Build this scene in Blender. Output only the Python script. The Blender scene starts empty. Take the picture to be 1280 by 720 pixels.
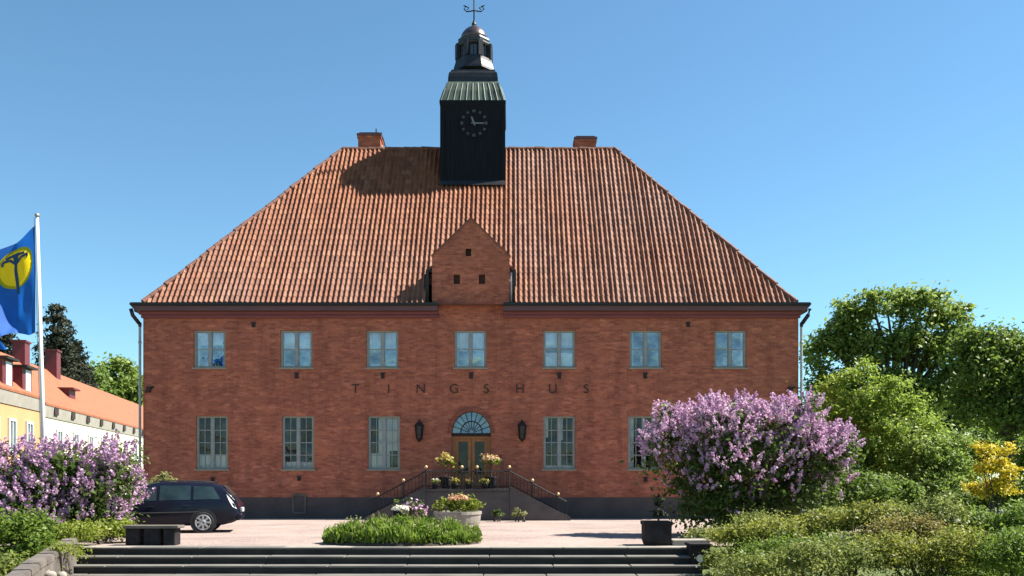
import bpy, bmesh, math, random
import numpy as np
from mathutils import Vector, Matrix

random.seed(7)
S = bpy.context.scene
COL = S.collection
R = math.radians
PI = math.pi

# ------------------------------------------------------------------ camera, sky, sun, exposure
F = 1123.0          # focal length in pixels of the 1280 wide photo
EYE = 1.6
HZ = 598.0          # horizon row
cd = bpy.data.cameras.new('camera')
cam = bpy.data.objects.new('camera', cd)
COL.objects.link(cam)
cam.location = (0, 0, EYE)
cam.rotation_euler = (R(90), 0, 0)
cd.sensor_width = 36
cd.lens = 36 * F / 1280
cd.shift_y = (HZ - 360) / 1280
cd.clip_end = 3000
S.camera = cam

SUN_AZ = R(82)    # from +Y towards +X
SUN_EL = R(51)
sdir = Vector((math.sin(SUN_AZ) * math.cos(SUN_EL), math.cos(SUN_AZ) * math.cos(SUN_EL), math.sin(SUN_EL)))
w = bpy.data.worlds.new('World')
S.world = w
w.use_nodes = True
nt = w.node_tree
sky = nt.nodes.new('ShaderNodeTexSky')
sky.sky_type = 'NISHITA'
sky.sun_disc = False
sky.sun_elevation = SUN_EL
sky.sun_rotation = SUN_AZ
sky.air_density = 1.0
sky.dust_density = 0.0
sky.ozone_density = 4.0
bg = nt.nodes['Background']
tint = nt.nodes.new('ShaderNodeMix'); tint.data_type = 'RGBA'; tint.blend_type = 'MULTIPLY'; tint.inputs[0].default_value = 1
tint.inputs[7].default_value = (.84, 1.075, 1.04, 1)
nt.links.new(sky.outputs[0], tint.inputs[6]); nt.links.new(tint.outputs[2], bg.inputs[0])
bg.inputs[1].default_value = 0.062
ld = bpy.data.lights.new('sun', 'SUN')
ld.energy = 5.0
ld.angle = R(0.53)
ld.color = (1, .94, .84)
sun = bpy.data.objects.new('sun', ld)
COL.objects.link(sun)
sun.rotation_euler = sdir.to_track_quat('Z', 'Y').to_euler()
sun.location = (40, 10, 40)
S.view_settings.view_transform = 'Standard'
S.view_settings.look = 'None'
S.view_settings.gamma = 1
S.view_settings.use_curve_mapping = False
S.view_settings.exposure = 1.5

# ------------------------------------------------------------------ helpers
def P(px, py, d):
    return Vector(((px - 640) * d / F, d, EYE + (HZ - py) * d / F))
def X(px, d=36.0): return (px - 640) * d / F
def Z(py, d=36.0): return EYE + (HZ - py) * d / F

def tag(o, label=None, cat=None, group=None, kind=None):
    if label: o['label'] = label
    if cat: o['category'] = cat
    if group: o['group'] = group
    if kind: o['kind'] = kind
    return o
def thing(name, loc, label, cat, group=None, rz=0):
    o = bpy.data.objects.new(name, None)
    COL.objects.link(o)
    o.location = loc
    o.rotation_euler = (0, 0, rz)
    o.empty_display_size = .2
    return tag(o, label, cat, group)
def copy_tree(o, parent=None):
    c = o.copy()
    COL.objects.link(c)
    c.parent = parent
    for ch in list(o.children):
        copy_tree(ch, c)
    return c
def origin(o):
    while o.parent: o = o.parent
    return o.location

class MB:
    def __init__(s):
        s.v = []; s.f = []; s.uv = None; s.np = []
    def add(s, vs, fs):
        b = len(s.v)
        s.v += [tuple(p) for p in vs]
        s.f += [tuple(b + i for i in f) for f in fs]
        return s
    def quad(s, a, b, c, d): return s.add([a, b, c, d], [(0, 1, 2, 3)])
    def box(s, x0, x1, y0, y1, z0, z1):
        return s.add([(x0,y0,z0),(x1,y0,z0),(x1,y1,z0),(x0,y1,z0),(x0,y0,z1),(x1,y0,z1),(x1,y1,z1),(x0,y1,z1)],
                     [(0,3,2,1),(4,5,6,7),(0,1,5,4),(1,2,6,5),(2,3,7,6),(3,0,4,7)])
    def obox(s, c, ax, ay, az, hx, hy, hz):
        c = Vector(c); ax = Vector(ax).normalized(); ay = Vector(ay).normalized(); az = Vector(az).normalized()
        vs = [c + ax*hx*i + ay*hy*j + az*hz*k for k in (-1,1) for j in (-1,1) for i in (-1,1)]
        return s.add(vs, [(0,2,3,1),(4,5,7,6),(0,1,5,4),(1,3,7,5),(3,2,6,7),(2,0,4,6)])
    def tube(s, pts, rad, n=8, cap=True):
        pts = [Vector(p) for p in pts]
        if not hasattr(rad, '__len__'): rad = [rad] * len(pts)
        rings = []
        for i, p in enumerate(pts):
            t = (pts[min(i+1, len(pts)-1)] - pts[max(i-1, 0)]).normalized()
            a = Vector((0,0,1)) if abs(t.z) < .9 else Vector((1,0,0))
            u = t.cross(a).normalized(); q = t.cross(u)
            rings.append([p + (u*math.cos(2*PI*k/n) + q*math.sin(2*PI*k/n)) * rad[i] for k in range(n)])
        vs = [v for r in rings for v in r]
        fs = [(i*n+k, i*n+(k+1)%n, (i+1)*n+(k+1)%n, (i+1)*n+k) for i in range(len(pts)-1) for k in range(n)]
        if cap:
            fs.append(tuple(range(n-1, -1, -1))); fs.append(tuple((len(pts)-1)*n+k for k in range(n)))
        return s.add(vs, fs)
    def lathe(s, c, prof, n=16, rot=0, sq=None):
        """prof = [(r, z)...] around vertical axis at c; n=4 with rot 45deg gives squares"""
        c = Vector(c); vs = []
        for r, z in prof:
            for k in range(n):
                a = 2*PI*k/n + rot
                vs.append(c + Vector((r*math.cos(a), r*math.sin(a), z)))
        fs = [(i*n+k, i*n+(k+1)%n, (i+1)*n+(k+1)%n, (i+1)*n+k) for i in range(len(prof)-1) for k in range(n)]
        fs.append(tuple(range(n-1, -1, -1))); fs.append(tuple((len(prof)-1)*n+k for k in range(n)))
        return s.add(vs, fs)
    def ball(s, c, r, n=10, m=6, sz=1.0):
        prof = [(max(r*math.sin(PI*i/m), .0008), -r*sz*math.cos(PI*i/m)) for i in range(m+1)]
        return s.lathe(c, prof, n)
    def prism(s, poly, y0, y1):
        """poly of (x,z) counter-clockwise seen from -y, extruded y0..y1"""
        n = len(poly)
        vs = [(x, y0, z) for x, z in poly] + [(x, y1, z) for x, z in poly]
        fs = [tuple(range(n)), tuple(range(2*n-1, n-1, -1))] + [(i, n+i, n+(i+1)%n, (i+1)%n) for i in range(n)]
        return s.add(vs, fs)
    def arr(s, vs, nper):
        """numpy verts (N*nper,3): polygons of nper verts"""
        s.np.append((vs, nper)); return s
    def build(s, name, mat, parent=None, smooth=False, bevel=0, loc=None):
        me = bpy.data.meshes.new(name)
        off = origin(parent) if parent else (Vector(loc) if loc is not None else Vector((0,0,0)))
        if s.np:
            vs = np.concatenate([a for a, _ in s.np]).astype(np.float32)
            cnt = np.concatenate([np.full(len(a)//k, k, np.int32) for a, k in s.np])
            if s.v:
                raise RuntimeError('mixed')
            vs = vs - np.array(off, np.float32)
            me.vertices.add(len(vs)); me.vertices.foreach_set('co', vs.ravel())
            me.loops.add(len(vs)); me.loops.foreach_set('vertex_index', np.arange(len(vs), dtype=np.int32))
            me.polygons.add(len(cnt))
            st = np.concatenate([[0], np.cumsum(cnt)[:-1]]).astype(np.int32)
            me.polygons.foreach_set('loop_start', st)
            me.update(calc_edges=True)
        else:
            me.from_pydata([Vector(p) - off for p in s.v], [], s.f)
            if bevel or True:
                bm = bmesh.new(); bm.from_mesh(me)
                if bevel:
                    bmesh.ops.remove_doubles(bm, verts=bm.verts, dist=1e-5)
                    es = [e for e in bm.edges if len(e.link_faces) == 2 and e.calc_face_angle(0) > .5]
                    bmesh.ops.bevel(bm, geom=es, offset=bevel, segments=2, affect='EDGES', clamp_overlap=True)
                bmesh.ops.recalc_face_normals(bm, faces=bm.faces)
                bm.to_mesh(me); bm.free()
        if smooth: me.polygons.foreach_set('use_smooth', [True]*len(me.polygons))
        me.materials.append(mat)
        o = bpy.data.objects.new(name, me)
        COL.objects.link(o)
        if parent: o.parent = parent
        else: o.location = off
        return o

# ------------------------------------------------------------------ materials
def newmat(name):
    m = bpy.data.materials.new(name); m.use_nodes = True
    n = m.node_tree.nodes; l = m.node_tree.links
    return m, n, l, n['Principled BSDF']
def ramp(n, stops):
    r = n.new('ShaderNodeValToRGB')
    while len(r.color_ramp.elements) < len(stops): r.color_ramp.elements.new(.5)
    for e, (p, c) in zip(r.color_ramp.elements, stops):
        e.position = p; e.color = (*c, 1)
    return r
def coords(n, l, scale=(1,1,1), kind='Object'):
    tc = n.new('ShaderNodeTexCoord'); mp = n.new('ShaderNodeMapping')
    mp.inputs['Scale'].default_value = scale
    l.new(tc.outputs[kind], mp.inputs[0]); return mp
def pm(name, c1, c2=None, scale=4, rough=.7, bump=0, bscale=None, metal=0, spec=.5, stretch=(1,1,1), detail=6, lo=.3, hi=.7):
    m, n, l, b = newmat(name)
    c2 = c2 or tuple(x*.8 for x in c1)
    mp = coords(n, l, stretch)
    t = n.new('ShaderNodeTexNoise'); t.inputs['Scale'].default_value = scale; t.inputs['Detail'].default_value = detail
    l.new(mp.outputs[0], t.inputs[0])
    r = ramp(n, [(lo, c1), (hi, c2)])
    l.new(t.outputs[0], r.inputs[0]); l.new(r.outputs[0], b.inputs['Base Color'])
    b.inputs['Roughness'].default_value = rough
    b.inputs['Metallic'].default_value = metal
    b.inputs['Specular IOR Level'].default_value = spec
    if bump:
        t2 = n.new('ShaderNodeTexNoise'); t2.inputs['Scale'].default_value = bscale or scale*4; t2.inputs['Detail'].default_value = 8
        l.new(mp.outputs[0], t2.inputs[0])
        bp = n.new('ShaderNodeBump'); bp.inputs['Strength'].default_value = bump; bp.inputs['Distance'].default_value = .03
        l.new(t2.outputs[0], bp.inputs['Height']); l.new(bp.outputs[0], b.inputs['Normal'])
    return m
def leafmat(name, cs, scale=1.5, transl=.52, rough=.5):
    """cs: three colours dark..light varied leaf by leaf"""
    m, n, l, b = newmat(name)
    mp = coords(n, l)
    t = n.new('ShaderNodeTexNoise'); t.inputs['Scale'].default_value = scale; t.inputs['Detail'].default_value = 2
    g = n.new('ShaderNodeNewGeometry')
    l.new(mp.outputs[0], t.inputs[0])
    ad = n.new('ShaderNodeMath'); ad.operation = 'MULTIPLY_ADD'; ad.inputs[1].default_value = .45; 
    l.new(g.outputs['Random Per Island'], ad.inputs[0])
    sc = n.new('ShaderNodeMath'); sc.operation = 'MULTIPLY'; sc.inputs[1].default_value = .6
    l.new(t.outputs[0], sc.inputs[0]); l.new(sc.outputs[0], ad.inputs[2])
    r = ramp(n, [(.2, cs[0]), (.5, cs[1]), (.8, cs[2])])
    l.new(ad.outputs[0], r.inputs[0]); l.new(r.outputs[0], b.inputs['Base Color'])
    b.inputs['Roughness'].default_value = rough
    b.inputs['Specular IOR Level'].default_value = .3
    tr = n.new('ShaderNodeBsdfTranslucent'); l.new(r.outputs[0], tr.inputs[0])
    mx = n.new('ShaderNodeMixShader'); mx.inputs[0].default_value = transl
    l.new(b.outputs[0], mx.inputs[1]); l.new(tr.outputs[0], mx.inputs[2])
    l.new(mx.outputs[0], n['Material Output'].inputs[0])
    return m
def brickmat(name, ca, cb, cm, plane='xz', mottle=.5):
    m, n, l, b = newmat(name)
    tc = n.new('ShaderNodeTexCoord'); sp = n.new('ShaderNodeSeparateXYZ'); cb_ = n.new('ShaderNodeCombineXYZ')
    l.new(tc.outputs['Object'], sp.inputs[0])
    a, c = {'xz': ('X','Z'), 'yz': ('Y','Z')}[plane]
    l.new(sp.outputs[a], cb_.inputs[0]); l.new(sp.outputs[c], cb_.inputs[1])
    br = n.new('ShaderNodeTexBrick')
    br.inputs['Color1'].default_value = (*ca, 1); br.inputs['Color2'].default_value = (*cb, 1); br.inputs['Mortar'].default_value = (*cm, 1)
    br.inputs['Scale'].default_value = 1; br.inputs['Brick Width'].default_value = .26; br.inputs['Row Height'].default_value = .085
    br.inputs['Mortar Size'].default_value = .008; br.inputs['Mortar Smooth'].default_value = .3; br.inputs['Bias'].default_value = -.1
    l.new(cb_.outputs[0], br.inputs[0])
    t = n.new('ShaderNodeTexNoise'); t.inputs['Scale'].default_value = 1.1; t.inputs['Detail'].default_value = 7; t.inputs['Roughness'].default_value = .72
    mp = n.new('ShaderNodeMapping'); mp.inputs['Scale'].default_value = (1, 1, 2.6)
    l.new(tc.outputs['Object'], mp.inputs[0]); l.new(mp.outputs[0], t.inputs[0])
    r = ramp(n, [(.28, (.55,.55,.6)), (.5, (.95,.95,.95)), (.74, (1.5,1.35,1.2))])
    l.new(t.outputs[0], r.inputs[0])
    mx = n.new('ShaderNodeMix'); mx.data_type = 'RGBA'; mx.blend_type = 'MULTIPLY'; mx.inputs[0].default_value = mottle
    l.new(br.outputs[0], mx.inputs[6]); l.new(r.outputs[0], mx.inputs[7])
    t3 = n.new('ShaderNodeTexNoise'); t3.inputs['Scale'].default_value = 9; t3.inputs['Detail'].default_value = 3
    mp3 = n.new('ShaderNodeMapping'); mp3.inputs['Scale'].default_value = (.6, .6, 2.2)
    l.new(tc.outputs['Object'], mp3.inputs[0]); l.new(mp3.outputs[0], t3.inputs[0])
    r3 = ramp(n, [(.3, (.7,.68,.7)), (.7, (1.25,1.25,1.25))]); l.new(t3.outputs[0], r3.inputs[0])
    mx3 = n.new('ShaderNodeMix'); mx3.data_type = 'RGBA'; mx3.blend_type = 'MULTIPLY'; mx3.inputs[0].default_value = mottle
    l.new(mx.outputs[2], mx3.inputs[6]); l.new(r3.outputs[0], mx3.inputs[7])
    mp4 = n.new('ShaderNodeMapping'); mp4.inputs['Scale'].default_value = (1.6, 1.6, .22); l.new(tc.outputs['Object'], mp4.inputs[0])
    t4 = n.new('ShaderNodeTexNoise'); t4.inputs['Scale'].default_value = 1; t4.inputs['Detail'].default_value = 6; t4.inputs['Roughness'].default_value = .65; l.new(mp4.outputs[0], t4.inputs[0])
    r4 = ramp(n, [(.32, (.72,.70,.72)), (.5, (1,1,1)), (.7, (1.14,1.12,1.1))]); l.new(t4.outputs[0], r4.inputs[0])
    mx4 = n.new('ShaderNodeMix'); mx4.data_type = 'RGBA'; mx4.blend_type = 'MULTIPLY'; mx4.inputs[0].default_value = .8; l.new(mx3.outputs[2], mx4.inputs[6]); l.new(r4.outputs[0], mx4.inputs[7])
    vo = n.new('ShaderNodeTexVoronoi'); vo.inputs['Scale'].default_value = 1; mp5 = n.new('ShaderNodeMapping'); mp5.inputs['Scale'].default_value = (3.4, 3.4, 9); l.new(tc.outputs['Object'], mp5.inputs[0]); l.new(mp5.outputs[0], vo.inputs[0])
    se = n.new('ShaderNodeSeparateColor'); l.new(vo.outputs['Color'], se.inputs[0])
    r5 = ramp(n, [(0, (.7,.66,.7)), (.25, (.95,.95,.95)), (.8, (1.05,1.05,1.05)), (1, (1.5,1.6,1.65))]); l.new(se.outputs[0], r5.inputs[0])
    mx5 = n.new('ShaderNodeMix'); mx5.data_type = 'RGBA'; mx5.blend_type = 'MULTIPLY'; mx5.inputs[0].default_value = .5; l.new(mx4.outputs[2], mx5.inputs[6]); l.new(r5.outputs[0], mx5.inputs[7])
    l.new(mx5.outputs[2], b.inputs['Base Color'])
    b.inputs['Roughness'].default_value = .9
    b.inputs['Specular IOR Level'].default_value = .15
    bp = n.new('ShaderNodeBump'); bp.inputs['Strength'].default_value = .5; bp.inputs['Distance'].default_value = .012
    iv = n.new('ShaderNodeMath'); iv.operation = 'SUBTRACT'; iv.inputs[0].default_value = 1
    l.new(br.outputs['Fac'], iv.inputs[1]); l.new(iv.outputs[0], bp.inputs['Height']); l.new(bp.outputs[0], b.inputs['Normal'])
    return m
def tilemat(name):
    """per tile colour from the tile's own column and row in the UV map"""
    m, n, l, b = newmat(name)
    uv = n.new('ShaderNodeUVMap'); uv.uv_map = 'tile'
    fl = n.new('ShaderNodeVectorMath'); fl.operation = 'FLOOR'; l.new(uv.outputs[0], fl.inputs[0])
    wn = n.new('ShaderNodeTexWhiteNoise'); wn.noise_dimensions = '2D'; l.new(fl.outputs[0], wn.inputs[0])
    r = ramp(n, [(0, (.16,.055,.027)), (.3, (.205,.07,.032)), (.75, (.235,.083,.038)), (1, (.275,.112,.055))])
    l.new(wn.outputs[0], r.inputs[0])
    # weathered grey-brown field of older tiles on the right half and towards the eaves
    sp = n.new('ShaderNodeSeparateXYZ'); l.new(uv.outputs[0], sp.inputs[0])
    tn = n.new('ShaderNodeTexNoise'); tn.inputs['Scale'].default_value = .09; tn.inputs['Detail'].default_value = 4; l.new(uv.outputs[0], tn.inputs[0])
    gt = n.new('ShaderNodeMath'); gt.operation = 'GREATER_THAN'; gt.inputs[1].default_value = 70.5; l.new(sp.outputs[0], gt.inputs[0])
    rf = n.new('ShaderNodeMapRange'); rf.inputs[1].default_value = 2; rf.inputs[2].default_value = 20; rf.inputs[3].default_value = .45; rf.inputs[4].default_value = 0
    l.new(sp.outputs[1], rf.inputs[0])
    ml = n.new('ShaderNodeMath'); ml.operation = 'MAXIMUM'; l.new(rf.outputs[0], ml.inputs[1])
    g2 = n.new('ShaderNodeMath'); g2.operation = 'MULTIPLY'; g2.inputs[1].default_value = .42; l.new(gt.outputs[0], g2.inputs[0]); l.new(g2.outputs[0], ml.inputs[0])
    ms = n.new('ShaderNodeMath'); ms.operation = 'MULTIPLY'; l.new(ml.outputs[0], ms.inputs[0])
    tr = n.new('ShaderNodeMapRange'); tr.inputs[1].default_value = .3; tr.inputs[2].default_value = .65; tr.inputs[3].default_value = .35; tr.inputs[4].default_value = 1.3
    l.new(tn.outputs[0], tr.inputs[0]); l.new(tr.outputs[0], ms.inputs[1]); ms.use_clamp = True
    hs = n.new('ShaderNodeHueSaturation'); hs.inputs['Saturation'].default_value = .62; hs.inputs['Value'].default_value = .92; l.new(r.outputs[0], hs.inputs['Color'])
    mx = n.new('ShaderNodeMix'); mx.data_type = 'RGBA'; l.new(ms.outputs[0], mx.inputs[0]); l.new(r.outputs[0], mx.inputs[6]); l.new(hs.outputs[0], mx.inputs[7])
    l.new(mx.outputs[2], b.inputs['Base Color'])
    b.inputs['Roughness'].default_value = .75
    b.inputs['Specular IOR Level'].default_value = .25
    return m
def glassmat(name, c1, c2, scale=1.2, ior=1.9, rough=.04):
    m, n, l, b = newmat(name)
    mp = coords(n, l)
    t = n.new('ShaderNodeTexNoise'); t.inputs['Scale'].default_value = scale; l.new(mp.outputs[0], t.inputs[0])
    r = ramp(n, [(.35, c1), (.65, c2)]); l.new(t.outputs[0], r.inputs[0]); l.new(r.outputs[0], b.inputs['Base Color'])
    b.inputs['Roughness'].default_value = rough; b.inputs['IOR'].default_value = ior
    t2 = n.new('ShaderNodeTexNoise'); t2.inputs['Scale'].default_value = 1.7; l.new(mp.outputs[0], t2.inputs[0])
    bp = n.new('ShaderNodeBump'); bp.inputs['Strength'].default_value = .12; bp.inputs['Distance'].default_value = .1
    l.new(t2.outputs[0], bp.inputs['Height']); l.new(bp.outputs[0], b.inputs['Normal'])
    return m

M = {}
M['brick'] = brickmat('red_brick', (.43,.132,.074), (.30,.082,.052), (.29,.15,.105), mottle=.45)
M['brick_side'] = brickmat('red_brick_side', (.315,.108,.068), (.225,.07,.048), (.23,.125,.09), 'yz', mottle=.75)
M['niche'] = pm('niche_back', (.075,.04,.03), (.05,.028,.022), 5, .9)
M['plinth'] = pm('granite_plinth', (.085,.06,.056), (.055,.042,.042), 1.5, .8, .3, 12)
M['tile'] = tilemat('clay_pantile')
M['ridge'] = pm('ridge_tile', (.2,.08,.05), (.12,.05,.035), 3, .8)
M['cornice'] = pm('red_painted_cornice', (.22,.05,.045), (.16,.035,.035), 1.2, .6, stretch=(.4,1,4))
M['cornice2'] = pm('grey_red_fascia', (.13,.055,.055), (.1,.042,.045), 1.2, .6)
M['gutter'] = pm('black_gutter', (.009,.008,.009), (.014,.013,.013), 6, .6)
M['pipe'] = pm('zinc_downpipe', (.32,.34,.34), (.22,.24,.24), 5, .45, metal=.3)
M['frame'] = pm('grey_green_paint', (.30,.275,.225), (.24,.22,.18), 5, .6)
M['mullion'] = pm('blue_grey_paint', (.29,.295,.28), (.22,.225,.215), 5, .6)
M['pane_low'] = glassmat('dark_window_glass', (.004,.006,.007), (.018,.024,.027), 2.2, 1.4)
M['pane_up'] = glassmat('window_glass_with_blind', (.04,.075,.105), (.09,.13,.165), 1.0, 2.0)
M['curtain'] = glassmat('curtained_window_glass', (.11,.14,.15), (.17,.2,.21), 1.6, 1.8)
M['iron'] = pm('black_iron', (.014,.013,.014), (.028,.025,.025), 8, .5, metal=.4)
M['hole'] = pm('dark_vent_iron', (.02,.012,.012), (.03,.02,.018), 8, .9)
M['blackwood'] = pm('dark_tarred_board', (.006,.007,.010), (.011,.012,.016), 3, .7, spec=.12, stretch=(6,6,.4))
M['copper'] = pm('verdigris_copper', (.09,.12,.088), (.05,.064,.052), 1.1, .6, metal=.1, stretch=(3.5,3.5,.1), lo=.45, hi=.6)
M['copperdark'] = pm('dark_copper', (.02,.021,.026), (.045,.042,.042), 4, .42, metal=.5)
M['dome'] = pm('dome_metal', (.15,.11,.11), (.1,.075,.075), 4, .34, metal=.8)
M['dial'] = pm('pale_clock_paint', (.17,.175,.165), (.12,.125,.12), 8, .5)
M['door'] = pm('orange_oak_door', (.38,.13,.03), (.28,.09,.022), 3, .5, stretch=(6,1,.6))
M['stone'] = pm('grey_stone', (.15,.125,.105), (.075,.064,.056), 2.0, .85, .4, 14)
M['stairstone'] = pm('brown_stair_stone', (.10,.08,.074), (.06,.05,.048), 2.2, .85, .4, 14)
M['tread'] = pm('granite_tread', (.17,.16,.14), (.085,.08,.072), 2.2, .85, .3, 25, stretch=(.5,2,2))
M['riser'] = pm('dark_riser', (.012,.012,.011), (.03,.028,.025), 3, .9, .3, 16)  # near-black stone, far darker than the treads
M['darkstone'] = pm('dark_granite', (.015,.013,.014), (.03,.027,.028), 5, .85, .3, 20, spec=.15)
M['brass'] = pm('brass_knob', (.55,.38,.19), (.45,.3,.15), 6, .35, metal=.25)
M['concrete'] = pm('pale_concrete', (.29,.26,.215), (.19,.17,.145), 4, .85, .25, 20)
M['soil'] = pm('soil', (.05,.035,.025), (.03,.02,.015), 6, .95, .5)
M['bark'] = pm('bark', (.09,.07,.055), (.05,.04,.032), 5, .9, .6, 18, stretch=(3,3,.5))
M['white'] = pm('white_paint', (.68,.68,.67), (.6,.6,.59), 3, .4)
M['red'] = pm('dark_red_metal', (.15,.022,.028), (.10,.016,.02), 3, .55)
M['yellowwall'] = pm('apricot_render', (.55,.285,.135), (.49,.25,.115), 1.0, .9)
M['whitewall'] = pm('cream_render', (.6,.55,.42), (.54,.49,.37), .8, .9)
M['frieze'] = pm('grey_frieze', (.30,.275,.235), (.24,.22,.19), 2, .85)
M['farroof'] = pm('orange_far_tile', (.34,.112,.046), (.20,.062,.03), 1.6, .8, .5, 7, stretch=(1,4,1))
M['farglass'] = glassmat('far_window_glass', (.05,.07,.09), (.14,.17,.2), 3, 1.7)

# foliage colours
M['tree1'] = leafmat('spring_tree_leaf', [(.10,.15,.026), (.19,.275,.05), (.33,.40,.10)], .6)
M['tree2'] = leafmat('dark_tree_leaf', [(.07,.115,.021), (.135,.21,.037), (.24,.315,.065)], .6)
M['bright'] = leafmat('bright_shrub_leaf', [(.12,.175,.022), (.22,.31,.042), (.35,.43,.08)], .9)
M['spruce'] = leafmat('spruce_needle', [(.012,.018,.012), (.028,.036,.02), (.055,.056,.032)], 1.2, .2, .8)
M['lilacleaf'] = leafmat('lilac_leaf', [(.03,.055,.014), (.07,.115,.022), (.14,.20,.036)], 1.5)
M['lilac'] = leafmat('lilac_blossom', [(.38,.19,.34), (.58,.36,.53), (.78,.60,.71)], 2.5, .3, .8)
M['lilacpale'] = leafmat('pale_lilac_blossom', [(.30,.145,.28), (.47,.28,.44), (.69,.52,.63)], 2.5, .3, .8)
M['yellow'] = leafmat('yellow_shrub_leaf', [(.20,.21,.02), (.58,.45,.02), (.80,.66,.06)], 2, .3)
M['hedge'] = leafmat('hedge_leaf', [(.085,.10,.016), (.195,.22,.032), (.36,.37,.075)], 1.8)
M['hedge2'] = leafmat('rose_hedge_leaf', [(.075,.10,.022), (.165,.21,.044), (.32,.34,.09)], 1.8)
M['grassleaf'] = leafmat('fresh_green_leaf', [(.06,.10,.014), (.125,.20,.025), (.23,.32,.05)], 2)
M['bedleaf'] = leafmat('bed_leaf', [(.07,.12,.014), (.15,.24,.026), (.28,.37,.06)], 3, .45)
M['limeleaf'] = leafmat('lime_green_leaf', [(.08,.11,.01), (.2,.25,.03), (.36,.4,.08)], 2)
M['oliveleaf'] = leafmat('pale_olive_leaf', [(.12,.14,.04), (.24,.26,.09), (.36,.36,.16)], 2)
M['whiteflower'] = leafmat('cream_blossom', [(.6,.58,.46), (.75,.72,.62), (.82,.8,.72)], 3, .3)
M['goldflower'] = leafmat('golden_blossom', [(.42,.28,.05), (.58,.44,.12), (.7,.6,.3)], 5, .3)
M['orangeflower'] = leafmat('apricot_blossom', [(.5,.25,.1), (.62,.38,.22), (.68,.52,.36)], 5, .3)
M['grass'] = pm('lawn', (.06,.09,.02), (.1,.12,.03), .8, .95, .5, 30)
M['ivy'] = pm('bank_soil', (.045,.05,.02), (.08,.085,.03), 3, .95, .5, 20)

def gravelmat():
    m, n, l, b = newmat('pink_gravel')
    mp = coords(n, l)
    def noise(sc, det, ro=.6, src=None):
        t = n.new('ShaderNodeTexNoise'); t.inputs['Scale'].default_value = sc; t.inputs['Detail'].default_value = det; t.inputs['Roughness'].default_value = ro
        l.new((src or mp).outputs[0], t.inputs[0]); return t
    def mul(a, bsock, f):
        x = n.new('ShaderNodeMix'); x.data_type = 'RGBA'; x.blend_type = 'MULTIPLY'; x.inputs[0].default_value = f
        l.new(a, x.inputs[6]); l.new(bsock, x.inputs[7]); return x.outputs[2]
    r_ = ramp(n, [(.3, (.29,.228,.20)), (.7, (.36,.295,.265))]); l.new(noise(.35, 8, .7).outputs[0], r_.inputs[0])
    g1 = noise(14, 5, .75); r2 = ramp(n, [(.3, (.62,.62,.63)), (.7, (1.3,1.28,1.26))]); l.new(g1.outputs[0], r2.inputs[0])
    c = mul(r_.outputs[0], r2.outputs[0], .85)
    v = n.new('ShaderNodeTexVoronoi'); v.inputs['Scale'].default_value = 30; l.new(mp.outputs[0], v.inputs[0])
    r3 = ramp(n, [(0, (1.25,1.2,1.2)), (.6, (.75,.75,.76))]); l.new(v.outputs['Color'], r3.inputs[0]); c = mul(c, r3.outputs[0], .7)
    mp2 = coords(n, l, (.35, .6, 1)); st = noise(1.0, 6, .7, mp2); r4 = ramp(n, [(.36, (.78,.77,.76)), (.5, (1,1,1)), (.66, (1.1,1.09,1.08))]); l.new(st.outputs[0], r4.inputs[0]); c = mul(c, r4.outputs[0], .9)
    l.new(c, b.inputs['Base Color']); b.inputs['Roughness'].default_value = .97; b.inputs['Specular IOR Level'].default_value = .15
    bp = n.new('ShaderNodeBump'); bp.inputs['Strength'].default_value = .7; bp.inputs['Distance'].default_value = .03
    l.new(g1.outputs[0], bp.inputs['Height']); l.new(bp.outputs[0], b.inputs['Normal'])
    return m
M['gravel'] = gravelmat()

# ------------------------------------------------------------------ foliage generators
rng = np.random.default_rng(11)
def unit(n):
    v = rng.normal(size=(n, 3)); return v / np.linalg.norm(v, axis=1, keepdims=True)
def leaves_at(c, out, size, up=.5, aspect=.55, jit=.45):
    """rhombus leaves centred at c (N,3), facing roughly 'out' """
    n = len(c)
    nrm = out*.6 + unit(n)*.9 + np.array([0, 0, up])
    nrm /= np.linalg.norm(nrm, axis=1, keepdims=True)
    a = np.cross(nrm, unit(n)); a /= np.linalg.norm(a, axis=1, keepdims=True) + 1e-9
    b = np.cross(nrm, a)
    s = (size * (1 + jit*(rng.random((n, 1))*2-1)))
    a = a*s*.5; b = b*s*.5*aspect
    fold = nrm*s*.08
    q = np.stack([c - a, c + b - a*.1 + fold, c + a, c - b - a*.1 + fold], 1)
    return q.reshape(-1, 3)
def blob_points(blobs, n, clumps, spread, shell=.55, bottom=-.5):
    """clumped points through ellipsoids: returns points and outward vectors"""
    vol = np.array([b[3]*b[4]*b[5] for b in blobs])**.75
    pick = rng.choice(len(blobs), clumps, p=vol/vol.sum())
    d = unit(clumps)
    d[:, 2] = np.where(d[:, 2] < bottom, -d[:, 2]*.6, d[:, 2])
    rr = shell + (1-shell)*rng.random((clumps, 1))**.6
    B = np.array(blobs)[pick]
    cc = B[:, :3] + d*rr*B[:, 3:6]
    k = rng.integers(0, clumps, n)
    wgt = .4 + 1.2*rng.random(clumps)
    off = rng.normal(size=(n, 3))*spread*wgt[k][:, None]
    off[:, 2] *= .7
    return cc[k] + off, d[k], cc
def foliage(mb, blobs, n, clumps, spread, size, shell=.55, up=.5, aspect=.55, zmin=None, bottom=-.5):
    c, o, cc = blob_points(blobs, n, clumps, spread, shell, bottom)
    if zmin is not None:
        k = c[:, 2] > zmin; c = c[k]; o = o[k]
    mb.arr(leaves_at(c, o, size, up, aspect), 4)
    return cc
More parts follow.
